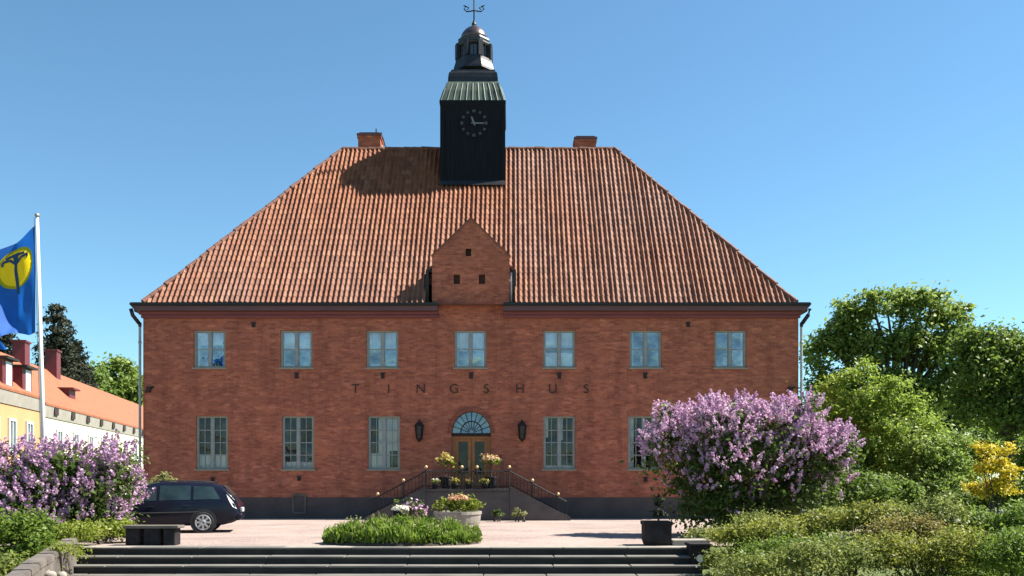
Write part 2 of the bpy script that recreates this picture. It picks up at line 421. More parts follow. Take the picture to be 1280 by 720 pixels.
def limbs(base, blobs, r0, fork, extra=0):
    mb = MB(); base = Vector(base); fk = base + Vector((0,0,fork))
    mb.tube([base, base + Vector((.03,.02,fork*.5)), fk], [r0*1.25, r0*.9, r0*.8], 9)
    for b in blobs:
        e = Vector(b[:3]) + Vector((0,0,b[5]*.35)); m = fk.lerp(e, .5) + Vector((random.uniform(-.2,.2), random.uniform(-.2,.2), .1*(e-fk).length))
        mb.tube([fk - Vector((0,0,.1)), m, e], [r0*.6, r0*.34, r0*.1], 6)
        for k in range(3):
            q = m.lerp(e, random.random()*.7); t = q + Vector((random.uniform(-1,1)*b[3]*.8, random.uniform(-1,1)*b[4]*.8, random.uniform(.1,.8)*b[5]))
            mb.tube([q, q.lerp(t,.5)+Vector((0,0,.1)), t], [r0*.2, r0*.13, r0*.05], 5)
    return mb
def tree(name, base, blobs, n, clumps, spread, size, mat, label, cat, r0=.3, fork=3, group=None, shell=.5):
    """blobs given in world coordinates"""
    t = thing(name, base, label, cat, group)
    limbs(base, blobs, r0, fork).build('trunk', M['bark'], t, True)
    mb = MB(); foliage(mb, blobs, n, clumps, spread, size, shell)
    mb.build('crown', mat, t)
    return t
def shrub(name, base, blobs, n, clumps, spread, size, mat, label, cat, group=None, shell=.3, zmin=None, stems=6, flowers=None):
    t = thing(name, base, label, cat, group)
    mb = MB(); bz = Vector(base)
    for k in range(stems):
        b = blobs[k % len(blobs)]
        e = Vector(b[:3]) + Vector((random.uniform(-.5,.5)*b[3], random.uniform(-.5,.5)*b[4], b[5]*.5))
        s = bz + Vector((random.uniform(-.2,.2), random.uniform(-.2,.2), 0))
        mb.tube([s, s.lerp(e,.5) + Vector((0,0,.1)), e], [.03,.022,.008], 5)
    mb.build('stems', M['bark'], t)
    mb = MB(); foliage(mb, blobs, n, clumps, spread, size, shell, zmin=zmin, bottom=-.2)
    mb.build('foliage', mat, t)
    if flowers:
        fm, fn, fs = flowers
        c, o, cc = blob_points(blobs, fn*6, fn, fs*.45, .95, .05)
        mb = MB().arr(leaves_at(c, o, fs, .3, .9), 4)
        mb.build('blossoms', fm, t)['kind'] = 'stuff'
    return t
def panicles(cc, dirs, L, W, per, size):
    """cone shaped flower clusters"""
    n = len(cc); ax = dirs*.8 + np.array([0,0,.75]) + rng.normal(size=(n,3))*.28
    ax /= np.linalg.norm(ax, axis=1, keepdims=True)
    k = np.repeat(np.arange(n), per)
    t = rng.random(n*per)
    sc = (.6 + .8*rng.random(n))[k]
    rad = W*(1-t*.85)*np.sqrt(rng.random(n*per))*sc
    u = unit(n*per); u -= ax[k]*np.sum(u*ax[k], 1, keepdims=True); u /= np.linalg.norm(u, axis=1, keepdims=True)+1e-9
    p = cc[k] + ax[k]*(t*L*sc)[:, None] + u*rad[:, None]
    return leaves_at(p, u + ax[k]*.4, size, .1, .85)
def lilac(base, blobs, nleaf, npan, mat, label, group):
    t = thing('lilac_shrub', base, label, 'lilac', group)
    mb = MB(); bz = Vector(base)
    for k in range(14):
        b = blobs[k % len(blobs)]
        e = Vector(b[:3]) + Vector((random.uniform(-.6,.6)*b[3], random.uniform(-.6,.6)*b[4], b[5]*.6))
        s = bz + Vector((random.uniform(-.5,.5), random.uniform(-.4,.4), 0))
        mb.tube([s, s.lerp(e,.5) + Vector((0,0,.25)), e], [.05,.035,.01], 6)
    mb.build('stems', M['bark'], t)
    mb = MB(); foliage(mb, blobs, nleaf, nleaf//30, .2, .13, .3, bottom=-.9, zmin=.03)
    mb.build('foliage', M['lilacleaf'], t)
    vol = np.array([b[3]*b[4]*b[5]*(b[6] if len(b) > 6 else 1) for b in blobs])
    pick = rng.choice(len(blobs), npan, p=vol/vol.sum())
    d = unit(npan); d[:, 2] = np.where(d[:, 2] < -.25, -d[:, 2], d[:, 2])
    B = np.array([b[:6] for b in blobs])[pick]
    cc = B[:, :3] + d*B[:, 3:6]*(.80 + .40*rng.random((npan,1))**1.3)
    nz_ = np.sin(cc[:,0]*4.1 + 1.3*cc[:,2]) * np.cos(cc[:,2]*4.7 - cc[:,1]*2.2) + .5*np.sin(cc[:,0]*9.3 - cc[:,2]*7.1)   # bloom comes in uneven trusses
    keep = nz_ + rng.normal(size=npan)*.45 > -.75
    cc = cc[keep]; d = d[keep]
    MB().arr(panicles(cc, d, .27, .095, 30, .065), 4).build('blossoms', mat, t)['kind'] = 'stuff'
    return t

# ------------------------------------------------------------------ setting: ground, plaza
STEP_Y = 20.75      # front edge of the top step
NST, RIS, TRD = 6, .17, .44
LOWZ = -NST*RIS
LOWY = STEP_Y - (NST-1)*TRD - .05
mb = MB()
xs = [-900, -200, -60, -30, -12, 6, 30, 60, 200, 900]
prof = [(-300, LOWZ), (LOWY-.6, LOWZ), (STEP_Y+.35, -.22), (STEP_Y+.6, -.03), (60, -.03), (130, -.03), (400, -.03), (1500, -.03)]
for i in range(len(xs)-1):
    for (ya, za), (yb, zb) in zip(prof[:-1], prof[1:]):
        mb.quad((xs[i],ya,za), (xs[i+1],ya,za), (xs[i+1],yb,zb), (xs[i],yb,zb))
o = mb.build('ground', M['grass']); tag(o, kind='structure')
# forecourt of pink gravel, running past the building on both sides
mb = MB(); mb.quad((-24, STEP_Y+.62, 0), (9.5, STEP_Y+.62, 0), (13.5, 37, 0), (-24, 37, 0))
tag(mb.build('forecourt', M['gravel']), kind='structure')
mb = MB(); mb.quad((X(60,21.5), STEP_Y+.02, .004), (X(870,21), STEP_Y+.02, .004), (X(870,21), STEP_Y+.66, .004), (X(60,21.5), STEP_Y+.66, .004))
tag(mb.build('paving_strip', M['concrete']), kind='structure')
mb = MB(); mb.quad((-14, -20, LOWZ+.01), (5, -20, LOWZ+.01), (5, LOWY, LOWZ+.01), (-14, LOWY, LOWZ+.01))
tag(mb.build('lower_path', M['gravel']), kind='structure')

# ------------------------------------------------------------------ the courthouse
WY = 36.0                                   # facade plane
WX0, WX1 = X(179), X(998)
BD = 13.1                                   # building depth
CX = X(588)
ZW = Z(392)                                 # top of the plain wall, hidden by the cornice
house = thing('courthouse', (CX, WY, 0), 'red brick courthouse with tiled hipped roof, stepped gable and dark clock tower', 'courthouse')
house['label'] = 'two-storey red brick courthouse with orange tiled hipped roof, small front gable and dark clock tower'
up_c = [262, 370.5, 478, 588, 699, 807, 913]
lo_c = [265, 372.5, 480, 699, 805, 913]
ops = [(X(c-20), X(c+20), Z(459.5), Z(413)) for c in up_c] + [(X(c-20), X(c+20), Z(586.5), Z(520)) for c in lo_c]
DX0, DX1, DZ0, DSP, DZ1 = X(564.5), X(613.5), 1.2, Z(541), Z(514)
ops_all = ops + [(DX0, DX1, DZ0, DZ1)]
PL = Z(622)
def wall_with_openings(mb, x0, x1, z0, z1, ops, y, depth):
    bx = sorted({x0, x1, *[v for o in ops for v in o[:2]]}); bz = sorted({z0, z1, *[v for o in ops for v in o[2:]]})
    for i in range(len(bx)-1):
        for j in range(len(bz)-1):
            cx, cz = (bx[i]+bx[i+1])/2, (bz[j]+bz[j+1])/2
            if any(o[0] < cx < o[1] and o[2] < cz < o[3] for o in ops): continue
            mb.quad((bx[i],y,bz[j]), (bx[i+1],y,bz[j]), (bx[i+1],y,bz[j+1]), (bx[i],y,bz[j+1]))
    for a, b, c, d in ops:
        mb.quad((a,y,c), (a,y+depth,c), (a,y+depth,d), (a,y,d)); mb.quad((b,y,c), (b,y,d), (b,y+depth,d), (b,y+depth,c))
        mb.quad((a,y,d), (a,y+depth,d), (b,y+depth,d), (b,y,d)); mb.quad((a,y,c), (b,y,c), (b,y+depth,c), (a,y+depth,c))
mb = MB()
wall_with_openings(mb, WX0, WX1, PL-.02, ZW, ops_all, WY, .3)
# spandrels that turn the door opening into an arch
NA = 14; ac = (DX0+DX1)/2; ar = (DX1-DX0)/2; ah = DZ1-DSP
arc = [(ac - ar*math.cos(PI*i/NA), DSP + ah*math.sin(PI*i/NA)) for i in range(NA+1)]
for i in range(NA):
    (xa, za), (xb, zb) = arc[i], arc[i+1]
    mb.quad((xa,WY,za), (xb,WY,zb), (xb,WY,DZ1), (xa,WY,DZ1))
    mb.quad((xa,WY,za), (xa,WY+.28,za), (xb,WY+.28,zb), (xb,WY,zb))
o = mb.build('wall', M['brick'], house)
mb = MB()
mb.quad((WX0,WY,PL), (WX0,WY,ZW+.3), (WX0,WY+BD,ZW+.3), (WX0,WY+BD,PL)); mb.quad((WX1,WY,PL), (WX1,WY+BD,PL), (WX1,WY+BD,ZW+.3), (WX1,WY,ZW+.3))
mb.quad((WX0,WY+BD,PL), (WX0,WY+BD,ZW+.3), (WX1,WY+BD,ZW+.3), (WX1,WY+BD,PL))
mb.build('side_wall', M['brick_side'], house)
mb = MB(); mb.box(WX0-.06, WX1+.06, WY-.06, WY+BD+.06, -.1, PL)
mb.build('plinth', M['plinth'], house, bevel=.015)
# brick arch ring round the door
mb = MB()
for i in range(NA):
    (xa, za), (xb, zb) = arc[i], arc[i+1]
    k = 1.22
    e = lambda x, z: (ac+(x-ac)*k, DSP+(z-DSP)*k)
    (xc, zc), (xd, zd) = e(xa, za), e(xb, zb)
    mb.quad((xa,WY-.02,za), (xb,WY-.02,zb), (xd,WY-.02,zd), (xc,WY-.02,zc)); mb.quad((xc,WY-.02,zc), (xd,WY-.02,zd), (xd,WY,zd), (xc,WY,zc))
    mb.quad((xa,WY-.02,za), (xa,WY,za), (xb,WY,zb), (xb,WY-.02,zb))
mb.build('door_arch', brickmat('arch_brick', (.30,.09,.055), (.22,.065,.045), (.2,.1,.07)), house)

# windows: real glass with blinds and curtains and a dark room behind
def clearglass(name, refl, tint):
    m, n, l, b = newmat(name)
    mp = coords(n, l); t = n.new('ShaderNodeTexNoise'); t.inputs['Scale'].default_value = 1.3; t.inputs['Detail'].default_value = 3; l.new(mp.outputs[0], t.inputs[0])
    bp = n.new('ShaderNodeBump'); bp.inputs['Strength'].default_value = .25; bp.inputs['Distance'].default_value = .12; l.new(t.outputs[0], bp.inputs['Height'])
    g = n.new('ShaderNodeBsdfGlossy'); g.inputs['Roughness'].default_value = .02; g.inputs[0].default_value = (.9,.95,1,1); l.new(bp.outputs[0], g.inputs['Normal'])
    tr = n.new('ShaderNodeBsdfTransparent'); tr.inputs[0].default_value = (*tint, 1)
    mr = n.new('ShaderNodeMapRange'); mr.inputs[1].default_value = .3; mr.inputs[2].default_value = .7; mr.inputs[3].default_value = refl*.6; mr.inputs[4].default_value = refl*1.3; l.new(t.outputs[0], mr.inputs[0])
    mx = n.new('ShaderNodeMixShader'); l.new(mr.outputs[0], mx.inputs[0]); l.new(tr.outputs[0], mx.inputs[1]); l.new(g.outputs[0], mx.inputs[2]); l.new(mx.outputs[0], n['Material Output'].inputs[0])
    return m
M['clear_up'] = clearglass('sky_reflecting_glass', .27, (.8,.85,.86)); M['clear_low'] = clearglass('weak_mirror_glass', .045, (.85,.9,.9))  # weaker reflection on the lower panes stands in for dark surroundings left unbuilt
M['cloth'] = pm('pale_curtain_cloth', (.62,.62,.58), (.5,.51,.49), 3, .9, stretch=(6,6,.5))
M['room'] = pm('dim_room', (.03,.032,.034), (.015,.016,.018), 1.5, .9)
def window(a, b, c, d, rows, cols, glass, drapes):
    fw = .07
    mb = MB(); y0, y1 = WY+.07, WY+.16
    mb.box(a, a+fw, y0, y1, c, d); mb.box(b-fw, b, y0, y1, c, d)
    mb.box(a+fw, b-fw, y0, y1, c, c+fw); mb.box(a+fw, b-fw, y0, y1, d-fw, d)
    f = mb.build('window', M['frame'], house, bevel=.008)
    mx = (a+b)/2
    mb = MB(); ym = y0+.012
    mb.box(mx-.05, mx+.05, ym-.02, y1, c+fw, d-fw)
    for s0, s1 in ((a+fw, mx-.05), (mx+.05, b-fw)):
        t = .03
        mb.box(s0, s0+t, ym, y1-.01, c+fw, d-fw); mb.box(s1-t, s1, ym, y1-.01, c+fw, d-fw)
        for k in range(1, cols):
            xx = s0 + (s1-s0)*k/cols; mb.box(xx-.012, xx+.012, ym+.006, y1-.015, c+fw, d-fw)
        for k in range(1, rows):
            zz = c+fw + (d-c-2*fw)*k/rows; mb.box(s0+t, s1-t, ym+.003, y1-.012, zz-.016, zz+.016)
    mb.build('casement', M['mullion'], f)
    mb = MB(); mb.quad((a+.03,y1-.03,c+.03), (b-.03,y1-.03,c+.03), (b-.03,y1-.03,d-.03), (a+.03,y1-.03,d-.03)); mb.build('pane', glass, f)
    mb = MB(); mb.box(a-.06, b+.06, WY-.05, WY+.07, c-.06, c-.002)
    mb.build('sill', M['frame'], f, bevel=.01)
    # drapes: (x from, x to, z from, z to) as fractions of the opening
    for u0, u1, v0, v1 in drapes:
        mb = MB(); n_ = 24; xa, xb, za, zb = a+(b-a)*u0, a+(b-a)*u1, c+(d-c)*v0, c+(d-c)*v1; ph = random.random()*6
        g = [(xa+(xb-xa)*i/n_, WY+.225+.022*math.sin(i*1.9+ph)+.012*math.sin(i*.7), z) for z in (za, zb) for i in range(n_+1)]
        mb.add(g, [(i, i+1, n_+2+i, n_+1+i) for i in range(n_)]); mb.build('curtain', M['cloth'], f, True)
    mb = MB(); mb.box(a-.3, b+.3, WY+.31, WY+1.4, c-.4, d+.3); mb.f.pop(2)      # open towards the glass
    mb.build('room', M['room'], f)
UP = [[(0,.16,0,1), (.84,1,0,1), (0,1,.62,1)], [(0,1,.52,1), (0,.1,0,1)], [(0,1,.5,1), (.02,.98,0,.12)], [(0,1,.46,1), (0,.12,0,1), (.88,1,0,1)], [(0,1,0,.42), (0,1,.56,1)], [(0,.14,0,1), (.36,.5,.1,.34)], [(.3,.5,.08,.3), (.86,1,0,1)]]
LO = [[(0,1,0,.28)], [(0,1,0,.14), (.9,1,0,1)], [(.3,.66,0,1), (.66,1,.35,1), (0,.4,0,.3)], [(0,1,0,.07), (0,.16,.6,1), (.45,.62,.55,1)], [(0,.2,0,1), (.8,1,0,1)], [(0,.2,0,1), (.8,1,0,1)]]
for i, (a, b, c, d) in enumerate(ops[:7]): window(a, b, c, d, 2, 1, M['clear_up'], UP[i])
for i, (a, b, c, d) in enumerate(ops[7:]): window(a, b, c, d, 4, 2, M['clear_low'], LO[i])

# door with fanlight
mb = MB(); yd = WY+.2
dz1 = Z(545)
mb.box(DX0, DX0+.13, yd-.06, yd+.1, DZ0, dz1); mb.box(DX1-.13, DX1, yd-.06, yd+.1, DZ0, dz1); mb.box(DX0+.13, DX1-.13, yd-.06, yd+.1, dz1-.1, dz1)
door = mb.build('door', M['door'], house, bevel=.012)
for a, b in ((DX0+.13, ac-.006), (ac+.006, DX1-.13)):
    mb = MB(); g0, g1, h0, h1 = a+.13, b-.13, 1.75, dz1-.22
    mb.box(a, g0, yd, yd+.06, DZ0, dz1-.1); mb.box(g1, b, yd, yd+.06, DZ0, dz1-.1); mb.box(g0, g1, yd, yd+.06, DZ0, h0); mb.box(g0, g1, yd, yd+.06, h1, dz1-.1)
    mb.build('door_leaf', M['door'], door, bevel=.008)
    mb = MB(); mb.quad((g0-.02,yd+.035,h0-.02), (g1+.02,yd+.035,h0-.02), (g1+.02,yd+.035,h1+.02), (g0-.02,yd+.035,h1+.02))
    mb.build('door_pane', M['pane_low'], door)
mb = MB(); mb.ball((ac-.09, yd-.04, 2.2), .035); mb.box(ac-.11, ac-.07, yd-.03, yd, 2.1, 2.32)
mb.build('handle', M['brass'], door)
mb = MB(); mb.box(DX0, DX1, yd-.12, yd+.1, dz1, DSP-.005)
mb.build('transom', M['hole'], house, bevel=.01)
mb = MB(); mb.prism([(x, z) for x, z in arc][::-1], yd+.05, yd+.06)
fan = mb.build('fanlight', glassmat('fanlight_glass', (.02,.10,.25), (.06,.2,.38), 3, 2.0), house)
mb = MB()
for i in range(1, 10):
    a = PI*i/10; mb.obox((ac-ar*.6*math.cos(a), yd+.03, DSP+ah*.6*math.sin(a)), (-math.cos(a)*ar,0,math.sin(a)*ah), (0,1,0), Vector((-math.cos(a)*ar,0,math.sin(a)*ah)).cross(Vector((0,1,0))), .38*ah/.87, .02, .014)
for k in (.55, 1.0):
    pts = [(ac-ar*k*math.cos(PI*i/20), yd+.03, DSP+ah*k*math.sin(PI*i/20)) for i in range(21)]
    mb.tube(pts, .025, 6)
mb.build('fanlight_bars', M['iron'], fan)

# cornice and gutter, broken by the gable
def cornice_run(x0, x1, endl, endr):
    mb = MB(); el = .38 if endl else 0; er = .38 if endr else 0
    mb.box(x0-.06*bool(endl), x1+.06*bool(endr), WY-.1, WY, Z(398), Z(394)); mb.box(x0-.12*bool(endl), x1+.12*bool(endr), WY-.18, WY, Z(394), Z(390))
    mb.build('cornice', M['cornice'], house, bevel=.02)
    mb = MB(); mb.prism([(x0-el*.5, Z(390)), (x1+er*.5, Z(390)), (x1+er, Z(383.5)), (x0-el, Z(383.5))], WY-.34, WY)
    mb.build('fascia', M['cornice2'], house, bevel=.01)
    mb = MB(); mb.box(x0-el, x1+er, WY-.44, WY-.3, Z(383.5)-.02, Z(380.2))
    mb.build('gutter', M['gutter'], house, bevel=.03)
cornice_run(WX0, X(548), 1, 0); cornice_run(X(629), WX1, 0, 1)
# end returns on the sides
for s, x in ((-1, WX0), (1, WX1)):
    mb = MB(); xa, xb = (x-.38, x) if s < 0 else (x, x+.38)
    mb.box(xa, xb, WY, WY+BD+.3, Z(389.5), Z(381))
    mb.build('fascia', M['gutter'], house, bevel=.02)
# downpipes with swan necks
for s, x in ((-1, WX0), (1, WX1)):
    xx = x + s*.09
    mb = MB(); mb.tube([(x+s*.34, WY-.36, Z(389)), (x+s*.3, WY-.34, Z(394)), (xx+s*.03, WY-.14, Z(403)), (xx, WY-.1, Z(410)), (xx, WY-.1, .25), (xx, WY-.2, .1)], .055, 8)
    for zz in (7.0, 5.0, 3.0, 1.2): mb.tube([(xx, WY-.1, zz), (xx, WY-.1, zz+.06)], .075, 8)
    mb.build('downpipe', M['pipe'], house, True)
    mb = MB(); mb.tube([(xx, WY-.1, Z(409)), (xx, WY-.1, Z(404))], .07, 8); mb.tube([(x+s*.34, WY-.37, Z(388)), (x+s*.28, WY-.33, Z(396)), (xx+s*.02, WY-.12, Z(405))], .08, 8)
    mb.build('pipe_neck', M['gutter'], house, True)

# roof
EY = WY - .36; EZ = Z(379.5, EY); RB = 6.54; RZ = Z(187.5, EY+RB)
EX0, EX1 = X(179, EY), X(995.5, EY); RX0, RX1 = X(428, EY+RB), X(768, EY+RB)
TP = (RZ-EZ)/RB
TILE_W = .205
def tiled_slope(e0, e1, r0, r1, name, rowlen=.36, seg=8, gap=None):
    """pantiled slope: eave e0-e1, ridge r0-r1 (points); columns run up the slope"""
    e0, e1, r0, r1 = map(Vector, (e0, e1, r0, r1))
    ax = (e1-e0).normalized(); L = (e1-e0).length
    rel = r0-e0; a0 = rel.dot(ax); sv = rel - ax*a0; SL = sv.length; sv.normalize()
    a1 = (r1-e0).dot(ax)
    nrm = ax.cross(sv).normalized()
    nx = int(L/TILE_W*seg); rows = int(math.ceil(SL/rowlen))
    xs = np.linspace(0, L, nx+1)
    um = np.minimum(np.where(a0 > 0, xs/a0, 1), np.where(L-a1 > 0, (L-xs)/(L-a1), 1)).clip(0, 1)*SL
    ph = xs/TILE_W
    t = ph % 1
    hgt = ((.042 + .046*np.cos(2*PI*t))*(1+.25*np.sin(np.floor(ph)*7.3)*np.cos(np.floor(ph)*1.7))) + .012*np.cos(4*PI*t + .8)
    jx = rng.normal(size=(rows, int(L/TILE_W)+3))*.002
    vs = []; fs = []; uvs = []
    E0 = np.array(e0); A = np.array(ax); SV = np.array(sv); N = np.array(nrm)
    for k in range(rows):
        lo = np.minimum(k*rowlen, um); hi = np.minimum((k+1)*rowlen, um)
        if gap:
            g_ = (xs + e0.x > gap[0]) & (xs + e0.x < gap[1]); lo = np.where(g_, np.maximum(lo, gap[2]), lo); hi = np.maximum(hi, lo)
        ok = (hi - lo) > 1e-4
        col = np.floor(ph).astype(int)
        ex = jx[k][col]
        pl0 = E0 + A*xs[:,None] + SV*lo[:,None] + N*(hgt*0)[:,None]
        pl = E0 + A*xs[:,None] + SV*lo[:,None] + N*(hgt+.019+ex)[:,None]
        pu = E0 + A*xs[:,None] + SV*hi[:,None] + N*(hgt+.002)[:,None]
        b = len(vs)*0 + sum(len(v) for v in vs)
        vs += [pl0, pl, pu]
        n1 = nx+1
        for i in range(nx):
            if ok[i] or ok[i+1]:
                cu = int((ph[i]+ph[i+1])/2) + .5
                fs.append((b+i, b+i+1, b+n1+i+1, b+n1+i)); fs.append((b+n1+i, b+n1+i+1, b+2*n1+i+1, b+2*n1+i))
                uvs += [(cu, k+.5)]*8
    V = np.concatenate(vs); V[:,2] += .028*np.sin(V[:,0]*.9+V[:,1]*.6)*np.cos(V[:,0]*.37+1)  # old roof, slightly uneven
    V = V - np.array(house.location)
    me = bpy.data.meshes.new(name)
    me.from_pydata(V.tolist(), [], fs)
    ul = me.uv_layers.new(name='tile'); ul.data.foreach_set('uv', np.array(uvs, np.float32).ravel())
    me.materials.append(M['tile'])
    o = bpy.data.objects.new(name, me); COL.objects.link(o); o.parent = house
    return o
BYY = EY + 2*RB
roof = tiled_slope((EX0,EY,EZ), (EX1,EY,EZ), (RX0,EY+RB,RZ), (RX1,EY+RB,RZ), 'roof', gap=(X(540)-.24, X(637)+.22, 1.15))
tiled_slope((EX0,BYY,EZ), (EX0,EY,EZ), (RX0,EY+RB,RZ), (RX0,EY+RB,RZ), 'roof', seg=5)
tiled_slope((EX1,EY,EZ), (EX1,BYY,EZ), (RX1,EY+RB,RZ), (RX1,EY+RB,RZ), 'roof', seg=5)
mb = MB(); mb.quad((EX1,BYY,EZ), (EX0,BYY,EZ), (RX0,EY+RB,RZ), (RX1,EY+RB,RZ)); mb.quad((EX0,EY,EZ-.02), (EX1,EY,EZ-.02), (EX1,BYY,EZ-.02), (EX0,BYY,EZ-.02))
mb.build('roof', M['ridge'], house)
def ridge_tiles(a, b, step=.4, r=.1):
    mb = MB(); a, b = Vector(a), Vector(b); n = int((b-a).length/step)
    for k in range(n):
        j_ = Vector((0,0,random.uniform(-.02,.025))); rr_ = r*random.uniform(.94,1.12); mb.tube([a.lerp(b, k/n)+j_, a.lerp(b, (k+1.08)/n)+j_], [rr_*1.1, rr_*.9], 8)
    return mb
up = Vector((0,0,.04))
for a, b in (((RX0,EY+RB,RZ), (RX1,EY+RB,RZ)), ((EX0,EY,EZ), (RX0,EY+RB,RZ)), ((EX1,EY,EZ), (RX1,EY+RB,RZ))):
    ridge_tiles(Vector(a)+up, Vector(b)+up).build('ridge_tiles', M['ridge'], roof)

# gable with dormer roof behind
GX0, GX1, GS, GP = X(540), X(637), Z(321), Z(273.5)
gm = (GX0+GX1)/2
G0 = ZW
gops = [(X(567), X(575), Z(355), Z(343)), (X(598.5), X(606.5), Z(355), Z(343)), (X(582), X(589), Z(326), Z(315))]
mb = MB(); mb_r = []
wall_with_openings(mb, GX0, GX1, G0, GS, gops[:2], WY-.012, .2)
# triangle top with one little niche
bxs = [GX0, gops[2][0], gops[2][1], GX1]
def gz(x): return GS + (GP-GS)*(1-abs(x-gm)/((GX1-GX0)/2))
y = WY-.012
nz0, nz1 = GS+.02, GS+.32
a, b = gops[2][:2]
mb.add([(GX0,y,GS), (a,y,GS), (a,y,gz(a))], [(0,1,2)]); mb.add([(b,y,GS), (GX1,y,GS), (b,y,gz(b))], [(0,1,2)])
mb.add([(a,y,nz1), (b,y,nz1), (b,y,gz(b)), (gm,y,GP), (a,y,gz(a))], [(0,1,2,3,4)]); mb.quad((a,y,GS), (b,y,GS), (b,y,nz0), (a,y,nz0))
for xx in (a, b): mb.quad((xx,y,nz0), (xx,y+.2,nz0), (xx,y+.2,nz1), (xx,y,nz1))
# edges: sides, sloping copings
yb = WY+.34
mb.quad((GX0,y,G0), (GX0,yb,G0), (GX0,yb,GS), (GX0,y,GS)); mb.quad((GX1,y,G0), (GX1,y,GS), (GX1,yb,GS), (GX1,yb,G0))
mb.quad((GX0,y,GS), (GX0,yb,GS), (gm,yb,GP), (gm,y,GP)); mb.quad((GX1,y,GS), (gm,y,GP), (gm,yb,GP), (GX1,yb,GS))
mb.add([(GX0,yb,G0), (GX1,yb,G0), (GX1,yb,GS), (gm,yb,GP), (GX0,yb,GS)], [(4,3,2,1,0)])
gab = mb.build('gable', M['brick'], house)
mb = MB()
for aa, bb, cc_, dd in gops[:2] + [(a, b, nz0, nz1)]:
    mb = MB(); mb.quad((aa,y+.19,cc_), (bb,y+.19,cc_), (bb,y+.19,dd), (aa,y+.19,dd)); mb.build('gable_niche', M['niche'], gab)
mb = MB()
for s in (-1, 1):
    p0 = Vector((gm + s*((GX1-GX0)/2+.02), WY+.16, GS+.03)); p1 = Vector((gm, WY+.16, GP+.03)); dv = p1-p0
    mb.obox((p0+p1)/2, dv, (0,1,0), dv.cross(Vector((0,1,0))), dv.length/2, .2, .03)
mb.build('coping', M['ridge'], gab)
# dormer body: a little wider than the gable, runs back into the roof
DS = Z(336); DH = GP-.5
hw = (GX1-GX0)/2
run = lambda z: EY + (z-EZ)/TP
for s in (-1, 1):
    xi = gm + s*(hw+.02); xo = gm + s*(hw+.22)
    mb = MB(); mb.quad((xi-s*.06,WY+.36,EZ-.1), (xi-s*.06,run(DS)+.3,EZ-.1), (xi-s*.06,run(DS)+.3,DS), (xi-s*.06,WY+.36,DS))
    mb.build('dormer_cheek', M['pipe'], gab)
    mb = MB(); p0 = Vector((xo, WY+.36, DS-.05)); p1 = Vector((gm, WY+.36, DH)); ye = run(DH)+.4
    mb.add([p0, p1, (gm,ye,DH), (xo,ye,DS-.05), p0+Vector((0,0,.12)), p1+Vector((0,0,.12)), (gm,ye,DH+.12), (xo,ye,DS+.07)], [(0,1,2,3),(4,7,6,5),(0,4,5,1),(0,3,7,4)])
    mb.build('dormer_roof', M['ridge'], gab)
    mb = MB(); mb.box(min(xo-s*.08, xo+s*.04), max(xo-s*.08, xo+s*.04), WY+.1, WY+.3, EZ-.05, DS); mb.box(min(xi, xo), max(xi, xo), WY+.12, run(DS), DS-.08, DS-.02)
    mb.build('dormer_trim', M['gutter'], gab)
mb = MB(); mb.tube([(GX1+.07, WY+.2, EZ-.05), (GX1+.07, WY+.2, DS-.1)], .05, 8)
mb.build('downpipe', M['white'], gab, True)

# chimneys
for (px0, px1, py0, d0) in ((446, 477, 164.5, EY+RB+.4), (717.5, 746.5, 169, EY+RB+.6)):
    x0, x1 = X(px0, d0), X(px1, d0); zt = Z(py0, d0)
    mb = MB(); mb.box(x0+.06, x1-.06, d0, d0+.9, RZ-1, zt-.18); mb.box(x0+.02, x1-.02, d0-.03, d0+.93, zt-.3, zt-.2)
    ch = mb.build('chimney', M['brick'], house)
    mb = MB(); mb.box(x0, x1, d0-.06, d0+.96, zt-.2, zt-.08); mb.box(x0+.1, x1-.1, d0+.06, d0+.84, zt-.08, zt)
    mb.build('chimney_cap', M['cornice2'], ch, bevel=.015)
    if px0 < 500:
        mb = MB(); mb.tube([(x1-.3, d0+.3, zt-.1), (x1-.3, d0+.3, zt+.25)], .035, 6)
        mb.obox((x1+.06, d0+.3, zt-.35), (.3,0,-1), (0,1,0), (1,0,.3), .45, .03, .025)
        mb.build('flue', M['gutter'], ch)

# clock tower
TYC = 41.9; TF = TYC-1.36; k = TYC/F
tx = X(592.5, TYC)
zt = lambda py: Z(py, TYC)
hw = X(631, TF) - X(592.8, TF)
tower_base = Z(233, TF) - .6
ZB = Z(128, TF)
mb = MB(); mb.box(tx-hw, tx+hw, TYC-hw, TYC+hw, tower_base, ZB)
for s in (-1, 1):
    mb.box(tx+s*hw-.09, tx+s*hw+.09, TYC-hw-.04, TYC-hw+.1, tower_base, ZB)
nb = 14
for i in range(nb):
    xx = tx - hw + .09 + (2*hw-.18)*(i+.5)/nb
    mb.box(xx-.012, xx+.012, TYC-hw-.015, TYC-hw, tower_base, ZB-.3)
tower = mb.build('clock_tower', M['blackwood'], house)
ZL = lambda py: Z(py, TYC-13*k)
def RQ(r_, py):
    rr = r_*TYC/(F+r_); return rr, Z(py, TYC-rr)
mb = MB(); q2 = math.sqrt(2)
ew = 41.5*k
mb.lathe((tx, TYC, 0), [(hw*q2*1.005, Z(150,TF)), (hw*q2*1.01, Z(147,TF)), ((hw+.03)*q2, Z(138,TF)), (RQ(41.5,0)[0]*q2, RQ(41.5,129)[1]), (RQ(41.5,0)[0]*q2, RQ(41.5,125)[1]), ((hw-.2)*q2, RQ(41.5,124.6)[1])], 4, PI/4)
mb.build('tower_eave', M['blackwood'], tower)
mb = MB(); mb.lathe((tx, TYC, 0), [(RQ(a,b)[0]*q2, RQ(a,b)[1]) for a, b in ((41,125.4), (39.5,121), (36.5,112), (32.5,103.5), (30,99))], 4, PI/4)
